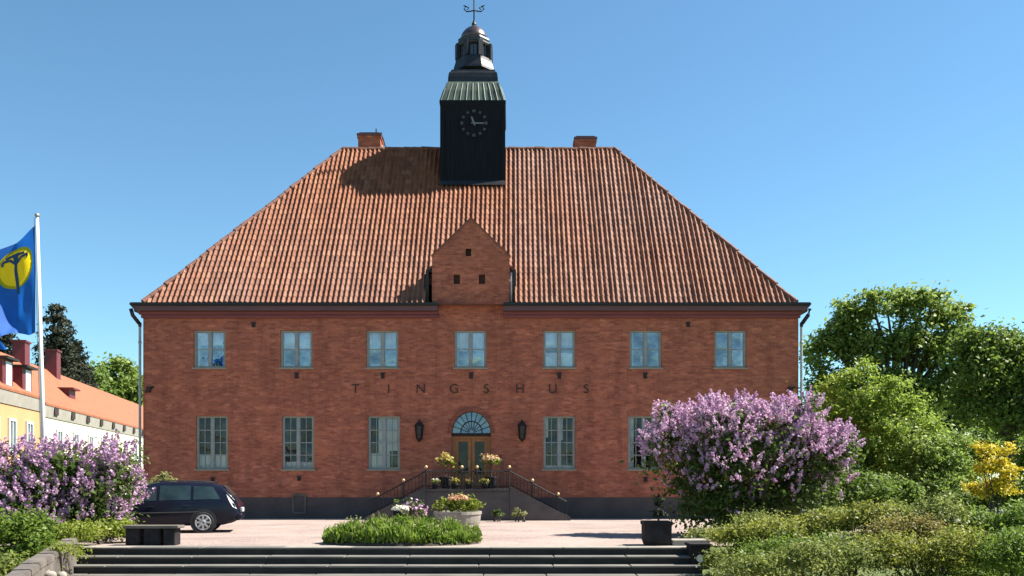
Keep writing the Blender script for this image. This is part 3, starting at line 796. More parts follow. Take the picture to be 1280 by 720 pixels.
for i in range(-5, 6):
    f = i/5.2
    for sx, sy in ((1,0), (0,1)):
        for sg in (-1, 1):
            pts = []
            for r_, z_ in ((41,125.4), (39.5,121), (36.5,112), (32.5,103.5)):
                rr, zz_ = RQ(r_, z_); pts.append((tx + (f*rr if sx else sg*rr), TYC + (sg*rr if sx else f*rr), zz_))
            mb.tube(pts, .022, 4)
mb.build('copper_skirt', M['copper'], tower)
mb = MB(); mb.lathe((tx, TYC, 0), [(RQ(a,b)[0]*q2, RQ(a,b)[1]) for a, b in ((31.5,103.8), (31,96), (30,90.5), (27,88.5), (26,87))], 4, PI/4)
mb.lathe((tx, TYC, 0), [(27.5*k, ZL(88)), (27*k, ZL(85)), (24.6*k, ZL(77)), (24*k, ZL(73)), (23*k, ZL(72))], 8, PI/8)
mb.build('lantern_base', M['copperdark'], tower)
mb = MB(); hh_, zc_ = RQ(27.5, 87.6); mb.box(tx-hh_, tx+hh_, TYC-hh_, TYC+hh_, zc_-.03, zc_+.02); mb.build('lantern_sill', M['dome'], tower)
u0 = TF-.005; zr0 = EZ + (u0-EY)*TP; sv_ = Vector((0, -1, -TP)).normalized(); nv_ = Vector((0, -TP, 1)).normalized()
mb = MB(); mb.obox(Vector((tx, u0, zr0)) + sv_*.1 + nv_*.13, (1,0,0), sv_, nv_, hw+.1, .16, .012); mb.build('flashing', M['copperdark'], tower)
mb = MB()
for i in range(8):
    a = PI/8 + i*PI/4; mb.obox((tx+21.8*k*math.cos(a), TYC+21.8*k*math.sin(a), (ZL(72)+ZL(54))/2), (math.cos(a),math.sin(a),0), (-math.sin(a),math.cos(a),0), (0,0,1), .09, .1, (ZL(54)-ZL(72))/2+.02)
    a0 = i*PI/4
    for h in (-1, 0, 1):
        mb.tube([(tx+20.6*k*math.cos(a0)-math.sin(a0)*h*.16, TYC+20.6*k*math.sin(a0)+math.cos(a0)*h*.16, ZL(z_)) for z_ in (73, 55)], .02, 5)
mb.lathe((tx, TYC, 0), [(22.5*k, ZL(56)), (23.2*k, ZL(54)), (23*k, ZL(52)), (20.5*k, ZL(50.5)), (21*k, ZL(48)), (20.4*k, ZL(46)), (17.2*k, ZL(45))], 8, PI/8)
lan = mb.build('lantern', M['copperdark'], tower)
mb = MB(); mb.lathe((tx, TYC, 0), [(19*k, ZL(74)), (19*k, ZL(52))], 8, PI/8)
mb.build('lantern_pane', glassmat('lantern_glass', (.03,.04,.05), (.07,.08,.1), 2, 1.7), tower)
mb = MB(); mb.lathe((tx, TYC, 0), [(17.2*k, Z(46.8,TYC-9*k)), (16.7*k, Z(43.8,TYC-8*k)), (15*k, Z(40.4,TYC-6*k)), (12*k, Z(37.4,TYC-4*k)), (8*k, Z(35,TYC-2*k)), (3.4*k, zt(33)), (2*k, zt(31))], 24)
mb.build('dome', M['dome'], tower, True)
mb = MB(); mb.ball((tx, TYC, zt(30.5)), 3.0*k); mb.ball((tx, TYC, zt(27.3)), 1.7*k)
mb.tube([(tx, TYC, zt(33)), (tx, TYC, zt(-9))], .035, 6); mb.ball((tx, TYC, zt(-9)), .08)
for s in (-1, 1):
    mb.tube([(tx, TYC, zt(13)), (tx+s*4*k, TYC, zt(14)), (tx+s*9*k, TYC, zt(14.5)), (tx+s*12.5*k, TYC, zt(11.5)), (tx+s*10*k, TYC, zt(8)), (tx+s*6.5*k, TYC, zt(10)), (tx+s*8.5*k, TYC, zt(12))], .03, 5)
    mb.tube([(tx+s*9*k, TYC, zt(8.5)), (tx+s*13*k, TYC, zt(7))], .03, 5)
mb.build('weather_vane', M['iron'], tower)
# clock: hour marks in a ring, two hands (quarter past eleven)
cy = TYC-hw-.03; ccx = X(592.5, TF); ccz = Z(154.5, TF); cr = 16.5*TF/F
mb = MB(); 
ring = [(ccx+cr*1.1*math.cos(2*PI*i/40), cy, ccz+cr*1.1*math.sin(2*PI*i/40)) for i in range(40)]
mb.add([(p[0], cy, p[2]) for p in ring] + [(p[0], cy+.04, p[2]) for p in ring], [tuple(range(40))] + [(i,(i+1)%40,40+(i+1)%40,40+i) for i in range(40)])
face = mb.build('clock_face', M['blackwood'], tower)
for i in range(12):
    mb = MB(); a = 2*PI*i/12; c_, s_ = math.sin(a), math.cos(a)
    for off in ((-.03, .03) if i % 3 else (-.045, 0, .045)):
        mb.obox((ccx+cr*.92*c_+off*s_, cy-.012, ccz+cr*.92*s_-off*c_), (c_,0,s_), (0,1,0), (-s_,0,c_), cr*.1, .01, .009)
    mb.build('hour_mark', M['dial'], tower)
for a, L, wd in ((R(-22), cr*.5, .04), (R(92), cr*.76, .03)):
    c_, s_ = math.sin(a), math.cos(a); mb = MB()
    mb.obox((ccx+c_*(L/2-.06), cy-.03-wd*.2, ccz+s_*(L/2-.06)), (c_,0,s_), (0,1,0), (-s_,0,c_), L/2+.06, .008, wd)
    mb.build('clock_hand', M['dial'], tower)

# vents and wall anchors, cellar hatch
def vent(px, py, sx=5, sy=7):
    mb = MB(); mb.box(X(px-sx/2), X(px+sx/2), WY-.03, WY-.002, Z(py+sy/2), Z(py-sy/2)); mb.box(X(px-sx/2)-.03, X(px+sx/2)+.03, WY-.04, WY-.003, Z(py-sy/2), Z(py-sy/2)+.03)
    mb.build('vent', M['hole'], house)
for px in (371, 478.5, 589, 699, 806.5): vent(px, 470, 4.6, 6.5)
for px, py in ((374, 598.5), (266, 600.5), (807, 600), (317, 406.5), (860, 406)): vent(px, py, 4.5, 5)
for s, x in ((-1, X(187)), (1, X(988))):
    mb = MB(); mb.tube([(x, WY-.06, Z(491)), (x, WY-.06, Z(484))], [.05,.13], 8); mb.obox((x, WY-.03, Z(487)), (1,0,.7), (0,1,0), (-.7,0,1), .2, .02, .03)
    mb.build('wall_anchor', M['iron'], house)
mb = MB(); a, b, c, d = X(366), X(383), Z(642), Z(618)
mb.box(a, a+.06, WY-.11, WY-.06, c, d); mb.box(b-.06, b, WY-.11, WY-.06, c, d); mb.box(a+.06, b-.06, WY-.11, WY-.06, d-.06, d); mb.box(a+.06, b-.06, WY-.11, WY-.06, c, c+.06)
hatch = mb.build('cellar_hatch', M['stone'], house)
mb = MB(); mb.box(a+.06, b-.06, WY-.075, WY-.06, c+.06, d-.06); mb.build('hatch_panel', M['plinth'], hatch)

# TINGSHUS lettering
M['letter'] = pm('rusty_letter_iron', (.045,.022,.018), (.03,.017,.015), 8, .8)
let = thing('wall_lettering', (CX, WY, Z(485)), 'spaced dark iron letters TINGSHUS across the brick wall above the door', 'lettering')
for chx, px in zip('TINGSHUS', (444.5, 486, 526, 567.5, 608, 650, 691, 732.5)):
    cu = bpy.data.curves.new('letter_curve', 'FONT'); cu.body = chx; cu.size = .53; cu.extrude = .012; cu.align_x = 'CENTER'; cu.offset = -.004
    tmp = bpy.data.objects.new('letter_tmp', cu); COL.objects.link(tmp)
    bpy.context.view_layer.update()
    me = bpy.data.meshes.new_from_object(tmp.evaluated_get(bpy.context.evaluated_depsgraph_get()))
    bpy.data.objects.remove(tmp)
    me.materials.clear(); me.materials.append(M['letter'])
    o = bpy.data.objects.new('letter', me); COL.objects.link(o); o.parent = let
    o.rotation_euler = (R(90), 0, 0); o.location = (X(px)-CX, -.03, Z(491.5)-Z(485))

# wall lanterns either side of the door
lanterns = []
for px, side in ((525, 'left'), (652.5, 'right')):
    x = X(px); z = Z(540)
    t = thing('wall_lantern', (x, WY, z), 'black iron wall lantern on the brick to the %s of the arched door' % side, 'lantern', 'lanterns flanking the arched door')
    mb = MB(); mb.box(x-.07, x+.07, WY-.03, WY, z-.3, z+.4); mb.tube([(x, WY-.02, z+.3), (x, WY-.18, z+.48), (x, WY-.3, z+.42)], .025, 6)
    mb.build('bracket', M['iron'], t)
    c = (x, WY-.3, z)
    mb = MB(); mb.lathe(c, [(.03,.44), (.05,.4), (.18,.27), (.2,.23), (.17,.22)], 6); mb.lathe(c, [(.1,-.3), (.13,-.27), (.06,-.36), (.02,-.42)][::-1], 6)
    for i in range(6):
        a = i*PI/3; mb.tube([(x+.17*math.cos(a), WY-.3+.17*math.sin(a), z+.23), (x+.12*math.cos(a), WY-.3+.12*math.sin(a), z-.28)], .016, 5)
    mb.build('cage', M['iron'], t)
    mb = MB(); mb.lathe(c, [(.105,-.27), (.15,.22)], 6); mb.build('lantern_pane', M['pane_low'], t)

# ------------------------------------------------------------------ entrance stair with railing
SD = 34.0; SF = 34.1
LX0, LX1, LZ = X(532, SD), X(637, SD), 1.2
NS = 7; rise = LZ/NS; run_ = .31
st = thing('entrance_stair', ((LX0+LX1)/2, SF, 0), 'double stone stair with raised landing and black railing with brass knobs below the arched door', 'stairs')
mb = MB(); mb.box(LX0, LX1, SF, WY-.07, -.05, LZ-.1); mb.build('landing', M['stairstone'], st, bevel=.01)
mb = MB(); mb.box(LX0-.03, LX1+.03, SF-.06, WY-.07, LZ-.098, LZ); mb.build('landing_slab', M['stairstone'], st, bevel=.015)
for s, xe in ((-1, LX0), (1, LX1)):
    mb = MB()
    for i in range(NS-1):
        zz = LZ - rise*(i+1)
        a, b = xe + s*run_*i, xe + s*run_*(i+1)
        mb.box(min(a,b), max(a,b), SF+.25, WY-.08, -.05, zz)
    mb.build('flight', M['stairstone'], st, bevel=.01)
    ex = xe + s*run_*NS
    mb = MB(); poly = [(xe, -.05), (ex+s*.15, -.05), (ex+s*.15, .12), (xe, LZ+.08)]
    if s < 0: poly = poly[::-1]
    mb.prism(poly, SF-.02, SF+.245); mb.build('cheek_wall', M['stairstone'], st, bevel=.012)
    # railing of the flight
    mb = MB(); yr = SF+.1
    h = .6
    zs = lambda x: LZ + .08 - abs(x-xe)/(run_*NS)*(LZ-.04)
    mb.tube([(xe, yr, zs(xe)+h), (ex, yr, zs(ex)+h)], .028, 6); mb.tube([(xe, yr, zs(xe)+.1), (ex, yr, zs(ex)+.1)], .02, 6)
    nbal = 16
    for i in range(nbal+1):
        x = xe + (ex-xe)*i/nbal; mb.tube([(x, yr, zs(x)), (x, yr, zs(x)+h)], .012, 5)
    rl = mb.build('railing', M['iron'], st)
    for f in (.4, .85):
        x = xe + (ex-xe)*f
        mb = MB(); mb.tube([(x, yr, zs(x)-.05), (x, yr, zs(x)+h+.06)], .035, 6); mb.build('post', M['iron'], rl)
        mb = MB(); mb.ball((x, yr, zs(x)+h+.11), .066); mb.build('finial', M['brass'], rl, True)
mb = MB(); yr = SF+.06; h = .72
mb.tube([(LX0, yr, LZ+h-.06), (LX1, yr, LZ+h-.06)], .028, 6); mb.tube([(LX0, yr, LZ+.1), (LX1, yr, LZ+.1)], .022, 6)
for i in range(27):
    x = LX0 + (LX1-LX0)*i/26; mb.tube([(x, yr, LZ), (x, yr, LZ+h-.06)], .012, 5)
rl = mb.build('railing', M['iron'], st)
for px in (532, 577, 596, 636.5):
    x = X(px, SD); mb = MB(); mb.tube([(x, yr, LZ-.02), (x, yr, LZ+h+.06)], .04, 6); mb.build('post', M['iron'], rl)
    mb = MB(); mb.ball((x, yr, LZ+h+.11), .068); mb.build('finial', M['brass'], rl, True)
# tall flower pots on the landing
for px, mat, lab, zt_ in ((557, 'goldflower', 'potted mop of yellow-green flowers with a taller pale tuft, left of the door', 577), (614, 'orangeflower', 'potted mop of pale apricot flowers, right of the door', 576)):
    d = 34.7; x = X(px, d); z = Z(zt_, d)
    t = thing('flower_pot', (x, d, LZ), lab, 'flower pot', 'flower pots on the stair landing')
    mb = MB(); mb.lathe((x, d, LZ), [(.16,0), (.2,.25), (.24,.42), (.25,.46), (.21,.47)], 12); mb.build('pot', M['darkstone'], t, True)
    mb = MB(); mb.tube([(x, d, LZ+.4), (x+.01, d, z)], .025, 6); mb.build('stem', M['bark'], t)
    mb = MB(); bl = [(x, d, z, .3, .28, .22)]
    foliage(mb, bl, 260, 30, .06, .11, .5); mb.build('foliage', M['limeleaf'], t)
    bl2 = [(x-.05, d-.03, z+.05, .3, .28, .2)] + ([(x-.03, d, z+.25, .08, .08, .16)] if px < 600 else [])
    c, o_, cc = blob_points(bl2, 260, 40, .05, .85, 0); MB().arr(leaves_at(c, o_, .08, .3, .9), 4).build('blossoms', M[mat], t)['kind'] = 'stuff'
for px, mt in ((544, 'whiteflower'), (568, 'goldflower'), (586, 'orangeflower'), (606, 'goldflower')):
    d = 34.32; x = X(px, d)
    t = thing('small_pot', (x, d, LZ), 'small dark pot of low yellowish flowers behind the landing railing', 'flower pot', 'small pots behind the landing railing')
    mb = MB(); mb.lathe((x, d, LZ), [(.09,0), (.12,.16), (.13,.19), (.11,.19)], 10); mb.build('pot', M['darkstone'], t, True)
    mb = MB(); foliage(mb, [(x, d, LZ+.27, .15, .13, .1)], 110, 16, .03, .08, .4); mb.build('foliage', M['limeleaf'], t)
    c, o_, cc = blob_points([(x, d, LZ+.3, .15, .13, .1)], 70, 14, .02, .9, 0); MB().arr(leaves_at(c, o_, .06, .3, .9), 4).build('blossoms', M[mt], t)['kind'] = 'stuff'
mb = MB(); x = X(627.5, 34.9)
t = thing('wooden_post', (x, 34.9, LZ), 'slim dark red post standing on the landing beside the railing', 'post')
mb.box(x-.06, x+.06, 34.84, 34.96, LZ, Z(575, 34.9)-.06); mb.build('shaft', M['ridge'], t, bevel=.01)
mb = MB(); mb.lathe((x, 34.9, Z(575,34.9)-.06), [(.11,0), (.11,.03), (.02,.09)], 4, PI/4); mb.build('cap', M['gutter'], t)

# ------------------------------------------------------------------ broad garden steps
sx0, sx1 = X(84, STEP_Y), X(868, STEP_Y)
gs = thing('garden_steps', ((sx0+sx1)/2, STEP_Y, LOWZ), 'broad garden steps with pale granite treads and dark risers at the bottom of the forecourt', 'steps')
for i in range(NST):
    yy = STEP_Y - i*TRD; zz = -i*RIS
    a = sx0 - i*.2; b = sx1
    mb = MB(); n = 9
    cuts = [a + (b-a)*(j + random.uniform(-.12,.12)*(0 < j < n))/n for j in range(n+1)]
    for j in range(n):
        mb.box(cuts[j]+.006, cuts[j+1]-.006, yy-.035+random.uniform(-.008,.008), yy+(TRD if i else .6)-.03, zz-.034, zz+.004+random.uniform(-.003,.003))
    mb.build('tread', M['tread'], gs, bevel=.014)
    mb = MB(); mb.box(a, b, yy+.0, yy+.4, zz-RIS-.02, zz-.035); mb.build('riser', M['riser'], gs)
# right end post with a pale round tag
d = 20.3
t = thing('stone_pier', (X(874.5,d), d, LOWZ), 'dark stone pier with white round disc at the right end of the steps', 'pier')
mb = MB(); mb.box(X(863,d), X(887,d), d-.1, d+.5, LOWZ, Z(683,d)); mb.build('shaft', M['darkstone'], t, bevel=.015)
mb = MB(); mb.box(X(861,d), X(889.5,d), d-.14, d+.54, Z(683,d), Z(679.5,d)); mb.build('cap', M['darkstone'], t, bevel=.012)
mb = MB(); cx_, cz_ = X(874,d), Z(697.5,d)
rg = [(cx_+.085*math.cos(2*PI*i/20), cz_+.085*math.sin(2*PI*i/20)) for i in range(20)]
mb.prism(rg, d-.125, d-.1); mb.build('round_tag', M['white'], t)
mb = MB(); t = None
d = 21.6
o = MB().box(X(838,d), X(884,d), d-.3, d+.4, -.02, .13).build('stone_block', M['concrete'], None, bevel=.02, loc=(X(858,d), d, 0))
tag(o, 'low pale stone block lying behind the dark pier at the top of the steps', 'stone block')

# left sloping retaining wall
mb = MB()
A0, A1 = P(98, 672, 20.4), P(14, 728, 13.6)
dv = (A1-A0); hv = Vector((dv.x, dv.y, 0)).normalized(); sd = Vector((-hv.y, hv.x, 0))
n = 9
t = thing('retaining_wall', (A0.x, A0.y, LOWZ), 'low sloping stone wall with rough pale coping beside the left end of the garden steps', 'wall')
nrm2 = Vector((-1, 0, 0)) if sd.x > 0 else Vector((1,0,0))
for i in range(n):
    a, b = A0.lerp(A1, i/n), A0.lerp(A1, (i+.97)/n)
    wv = sd*(.3+random.uniform(-.03,.03)) * (-1 if sd.x > 0 else 1)
    up_ = Vector((0,0,random.uniform(-.02,.02)))
    dn = Vector((0,0,-.14))
    mb.add([a+up_, b+up_, b+up_+wv, a+up_+wv, a+up_+dn, b+up_+dn, b+up_+wv+dn, a+up_+wv+dn], [(0,1,2,3),(4,7,6,5),(0,4,5,1),(1,5,6,2),(2,6,7,3),(3,7,4,0)])
mb.build('coping', M['stone'], t, bevel=.02)
mb = MB()
wv = sd*.26*(-1 if sd.x > 0 else 1)
a, b = A0+wv*.08-Vector((0,0,.14)), A1+wv*.08-Vector((0,0,.14))
z0 = LOWZ-.1
mb.add([a, b, b+wv, a+wv, Vector((a.x,a.y,z0)), Vector((b.x,b.y,z0)), Vector((b.x+wv.x,b.y+wv.y,z0)), Vector((a.x+wv.x,a.y+wv.y,z0))], [(0,1,2,3),(0,4,5,1),(1,5,6,2),(2,6,7,3),(3,7,4,0)])
mb.build('wall_body', M['stone'], t)
for (px, py, d, r, lab) in ((62, 719, 16.5, .12, 'pale rounded fieldstone by the foot of the sloping wall, the larger one'), (77, 719, 16.7, .09, 'small pale fieldstone next to the larger one by the sloping wall')):
    c = P(px, py, d); me = MB(); me.ball(c, r, 10, 7, .75)
    me.v = [tuple(Vector(v)+Vector((random.uniform(-1,1),random.uniform(-1,1),random.uniform(-1,1)))*r*.14) for v in me.v]
    tag(me.build('fieldstone', M['concrete'], None, True, loc=c - Vector((0,0,r*.7))), lab, 'stone')

# ------------------------------------------------------------------ bench and planter on the forecourt edge
d = 21.6
t = thing('granite_bench', (X(192,d), d, 0), 'granite bench with a flat slab seat on three shade-darkened blocks beside the left lilac', 'bench')
seat_z = Z(656.5, d)
for px0, px1 in ((161, 179), (184, 204), (208, 222)):
    MB().box(X(px0,d), X(px1,d), d-.2, d+.2, 0, seat_z-.07).build('leg', M['darkstone'], t, bevel=.015)  # near-black leg colour carries the shade on the block fronts
MB().box(X(158.5,d), X(227,d), d-.24, d+.24, seat_z-.068, seat_z).build('seat', M['stone'], t, bevel=.015)
t = thing('planter', (X(820,d), d, 0), 'dark square planter with a small dark conifer at the right top of the garden steps', 'planter')
x = X(820.5, d); zt_ = Z(651, d)
mb = MB(); mb.lathe((x,d,0), [(.3*1.3,0), (.34*1.3,.12), (.345*1.3,zt_-.09), (.37*1.3,zt_-.09), (.37*1.3,zt_), (.3*1.3,zt_-.01), (.3*1.3,zt_-.06)], 4, PI/4); mb.build('pot', M['darkstone'], t, bevel=.01)
mb = MB(); mb.tube([(x+.05,d,zt_-.1), (x+.05,d,Z(618,d))], [.03,.01], 6); mb.build('stem', M['bark'], t)
mb = MB(); foliage(mb, [(x+.06, d, zt_+.15, .15, .15, .15), (x+.08, d, zt_+.42, .13, .13, .2)], 700, 60, .03, .07, .4); mb.build('foliage', M['spruce'], t)

# ------------------------------------------------------------------ flower bed, stone bowl, round planter
d = 22.2
bed = thing('flower_bed', (X(503,d), d, 0), 'low island bed of fresh green leafy plants with small pale blooms on the gravel', 'flower bed')
mb = MB(); cx_ = X(503, d); rx = (X(602,d)-X(405,d))/2
mb.lathe((cx_, d, 0), [(1,.0), (.96,.07), (.7,.12), (.05,.16)], 28)
mb.v = [(cx_+(v[0]-cx_)*rx*.98, d+(v[1]-d)*1.15, v[2]) for v in mb.v]
mb.build('soil', M['soil'], bed)
n = 8500
a = rng.random(n)*2*PI; rr = np.sqrt(rng.random(n))
bxp = cx_ + np.cos(a)*rr*rx; byp = d + np.sin(a)*rr*1.1
hh = (.30 + .27*np.clip(1-((bxp-cx_+.0)/(rx*.95))**2, 0, 1)*np.clip(.3+(byp-d+1.1)/1.7, .25, 1))
bump = .75 + .35*np.sin(bxp*5.1)*np.cos(byp*6.3+bxp*2)
zz = rng.random(n)**.6*hh*bump
c = np.stack([bxp, byp, zz+.03], 1)
def blades(c, L, W):
    n = len(c); dirv = unit(n)*.55 + np.array([0,0,1.0]); dirv /= np.linalg.norm(dirv, axis=1, keepdims=True)
    sidev = np.cross(dirv, unit(n)); sidev /= np.linalg.norm(sidev, axis=1, keepdims=True)+1e-9
    l = L*(.6+.8*rng.random((n,1)))
    q = np.stack([c - dirv*l*.4, c + sidev*W*.5, c + dirv*l*.6, c - sidev*W*.5], 1)
    return q.reshape(-1, 3)
sel = (np.sin(bxp*3.1+1)*np.cos(byp*2.7) + rng.normal(size=n)*.5) > .25
MB().arr(blades(c[~sel], .24, .06), 4).build('foliage', M['bedleaf'], bed)
c2 = c[sel]; MB().arr(leaves_at(c2 + np.array([0,0,.03]), unit(len(c2)), .13, .6, .6), 4).build('foliage', M['grassleaf'], bed)
ns = 90; i_ = rng.choice(n, ns); mbs = MB()
for q_ in i_: mbs.tube([(bxp[q_], byp[q_], .1), (bxp[q_]+random.uniform(-.04,.04), byp[q_], (hh*bump)[q_]+random.uniform(.08,.26))], .006, 4)
mbs.build('flower_stalks', M['oliveleaf'], bed)['kind'] = 'stuff'
m_ = 130
i_ = rng.choice(n, m_); pc = np.stack([bxp[i_], byp[i_], (hh*bump)[i_]+.16], 1)
k_ = np.repeat(np.arange(m_), 5)
MB().arr(leaves_at(pc[k_] + rng.normal(size=(m_*5,3))*.018, unit(m_*5), .045, .3, .9), 4).build('blossoms', M['oliveleaf'], bed)['kind'] = 'stuff'
d2 = 23.4; x = X(501, d2); z = Z(638, d2)
t = thing('stone_bowl', (x, d2, 0), 'dark pedestal bowl heaped with cream flowers behind the island flower bed', 'bowl')
mb = MB(); mb.lathe((x,d2,0), [(.2,0), (.2,.08), (.1,.14), (.09,z-.34), (.14,z-.25), (.21,z-.1), (.22,z-.02), (.19,z)], 14); mb.build('pedestal', M['darkstone'], t, True)
mb = MB(); c, o_, cc = blob_points([(x, d2, z+.01, .2, .2, .1)], 420, 60, .025, .7, 0); mb.arr(leaves_at(c, o_, .05, .4, .9), 4); mb.build('blossoms', M['whiteflower'], t)['kind'] = 'stuff'

d = 31.2; x = X(572, d); rw = (X(603.5,d)-X(543,d))/2
t = thing('round_planter', (x, d, 0), 'round pale stone planter of green plants with apricot blooms before the stair', 'planter')
mb = MB(); zr = Z(639, d); mb.lathe((x,d,0), [(rw*.9,0), (rw*.93,.08), (rw*.97,zr-.1), (rw*1.0,zr-.1), (rw*1.0,zr), (rw*.88,zr), (rw*.86,zr-.08)], 28); mb.build('pot', M['concrete'], t, False)
mb = MB(); foliage(mb, [(x-.4,d,zr+.12,.42,.5,.3), (x+.1,d,zr+.2,.4,.5,.36), (x+.52,d,zr+.14,.3,.4,.34)], 1700, 120, .06, .11, .4, zmin=zr-.1); mb.build('foliage', M['limeleaf'], t)
c, o_, cc = blob_points([(x+.05, d-.12, zr+.42, .33, .4, .14)], 380, 60, .04, .8, 0); MB().arr(leaves_at(c, o_, .08, .3, .9), 4).build('blossoms', M['orangeflower'], t)['kind'] = 'stuff'

def small_plant(name, px0, px1, py0, py1, d, mat, n, label, cat, flowers=None, size=.1, ry=None, group=None):
    x0, x1 = X(px0,d), X(px1,d); zt_, zb = Z(py0,d), max(Z(py1,d), -.9)
    cx_, rx_ = (x0+x1)/2, (x1-x0)/2; h = zt_-zb
    bl = [(cx_, d, zb+h*.42, rx_*.85, ry or rx_*.8, h*.5)]
    for k in range(4):
        bl.append((cx_+random.uniform(-.55,.55)*rx_, d+random.uniform(-.3,.3)*(ry or rx_), zb+h*random.uniform(.28,.6), rx_*random.uniform(.3,.5), rx_*.4, h*random.uniform(.3,.42)))
    return shrub(name, (cx_, d, zb), bl, n, max(12, n//22), min(rx_, h)*.12, size, mat, label, cat, group, flowers=flowers, zmin=zb)
small_plant('flowering_plant', 500, 536, 617, 654, 33.3, M['lilacleaf'], 500, 'purple flowering plant against the left flight of the entrance stair', 'plant', (M['lilac'], 22, .11))
small_plant('border_plant', 484, 506, 622, 650, 33.4, M['grassleaf'], 300, 'thin grey-green plant at the foot of the left stair flight', 'plant', size=.09)
small_plant('border_plant', 640, 661, 634, 652, 33.2, M['oliveleaf'], 320, 'small pale plant at the foot of the right stair flight', 'plant', size=.09)
small_plant('border_plant', 611, 632, 634, 653, 33.3, M['lilacleaf'], 260, 'low dark plant in front of the stair landing wall', 'plant', size=.08)
small_plant('bush', 163, 232, 586, 648, 33.5, M['oliveleaf'], 2600, 'pale green bush behind the dark car at the corner of the brick building', 'bush', size=.14)

